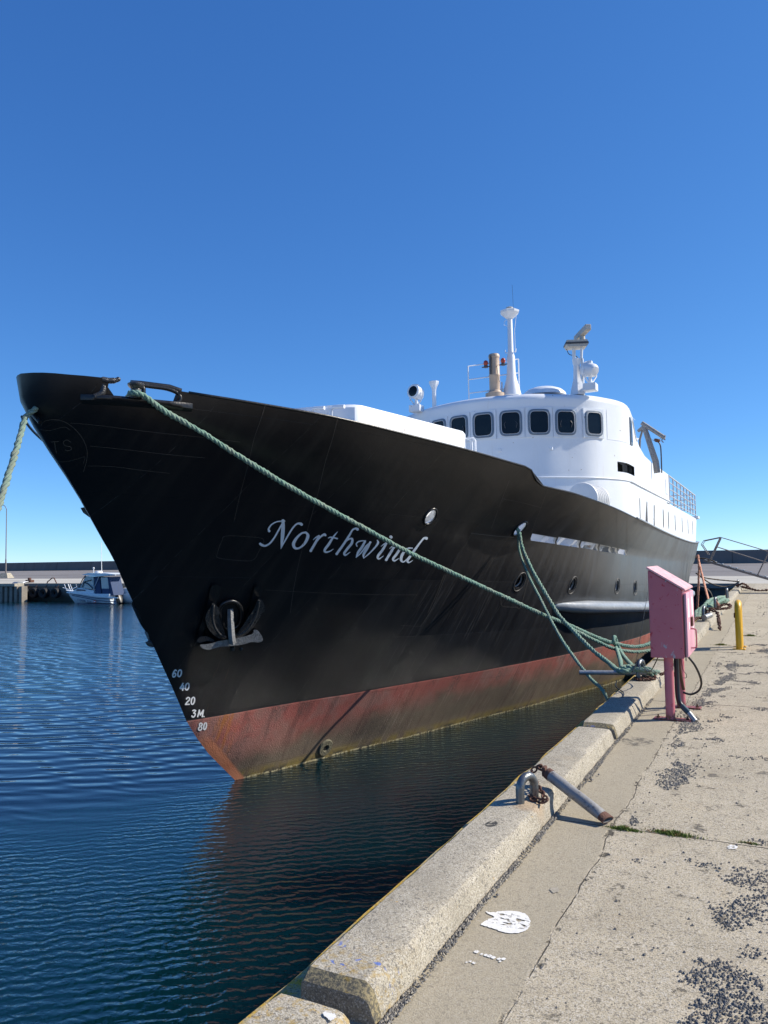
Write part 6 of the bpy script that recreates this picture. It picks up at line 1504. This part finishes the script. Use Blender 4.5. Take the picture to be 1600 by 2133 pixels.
blob('paint_blot', [(672, 2114), (680, 2108), (696, 2112), (700, 2122), (688, 2128), (680, 2121)], .125, 'whitep', 'small white paint blot on the nearest kerb block', jit=3)
blob('paint_blot', [(1516, 1764), (1524, 1761), (1536, 1764), (1534, 1769), (1518, 1769)], 0, 'whitep', 'small white paint blot beside the pavement crack', jit=4)
blob('paint_mark', [(1146, 1852), (1160, 1850), (1165, 1858), (1152, 1861)], 0, 'stonel', 'pale yellow paint fleck on the pavement', jit=7)
0 and blob('tar_patch', [(990, 1722), (1000, 1716), (1012, 1719), (1016, 1726), (1004, 1731), (993, 1729)], .124, 'stone', 'dark tar patch on the near kerb top', jit=8)
g = G('damp_stain'); p = g.pos(); M['stain'] = g.fin((.10, .095, .085), .8, 0, None); g.put(g.b.inputs['Alpha'], g.math('MULTIPLY', g.step(g.noise(p, 14, 6, .7), .42, .62), .55))
blob('damp_stain', [(1296, 1540), (1320, 1536), (1350, 1540), (1362, 1547), (1340, 1554), (1305, 1553)], 0, 'stain', 'faint dark stain beside the kerb joint', jit=9)
def tuft(px, py, w_, n, h_, label, browny=0):
    c = atz((px, py), 0); t = bm = B(); rr = random.Random(int(px))
    for k in range(n):
        a = rr.gauss(0, .5)*w_; b = rr.gauss(0, .25)*w_*.5; q = c+Vector((a, b, 0)); hh = h_*rr.uniform(.4, 1)*max(.3, 1-abs(a)/w_*.8); ln = Vector((rr.gauss(0, .5), rr.gauss(0, .5), 1)).normalized(); s = Vector((rr.uniform(-1, 1), rr.uniform(-1, 1), 0)).normalized()*.0022*(1+c.y*.06)
        m1 = q+ln*hh*.6; e = q+ln*hh+Vector((ln.x, ln.y, -.3))*hh*.3; v = [bm.verts.new(x) for x in (q-s, q+s, m1+s*.7, m1-s*.7, e)]; bm.faces.new(v[:4]); bm.faces.new((v[3], v[2], v[4]))
    return tag(obj('grass_tuft', bm, M['grass'], recalc=False), label, 'grass tuft', 'grass tufts in the pavement cracks')
tuft(1300, 1728, .10, 420, .035, 'green grass tuft in the crack right beside the toggle pipe mouth')
tuft(1402, 1738, .14, 620, .035, 'wider green and brown grass tuft further right along the crack')
tuft(1503, 1344, .12, 200, .06, 'small grass tuft at the foot of the yellow hoop, on its left')
tuft(1562, 1325, .14, 160, .07, 'small grass tuft in the cross joint right of the yellow hoop')
tuft(1560, 1757, .08, 160, .015, 'thin brown weeds in the crack at the right edge')
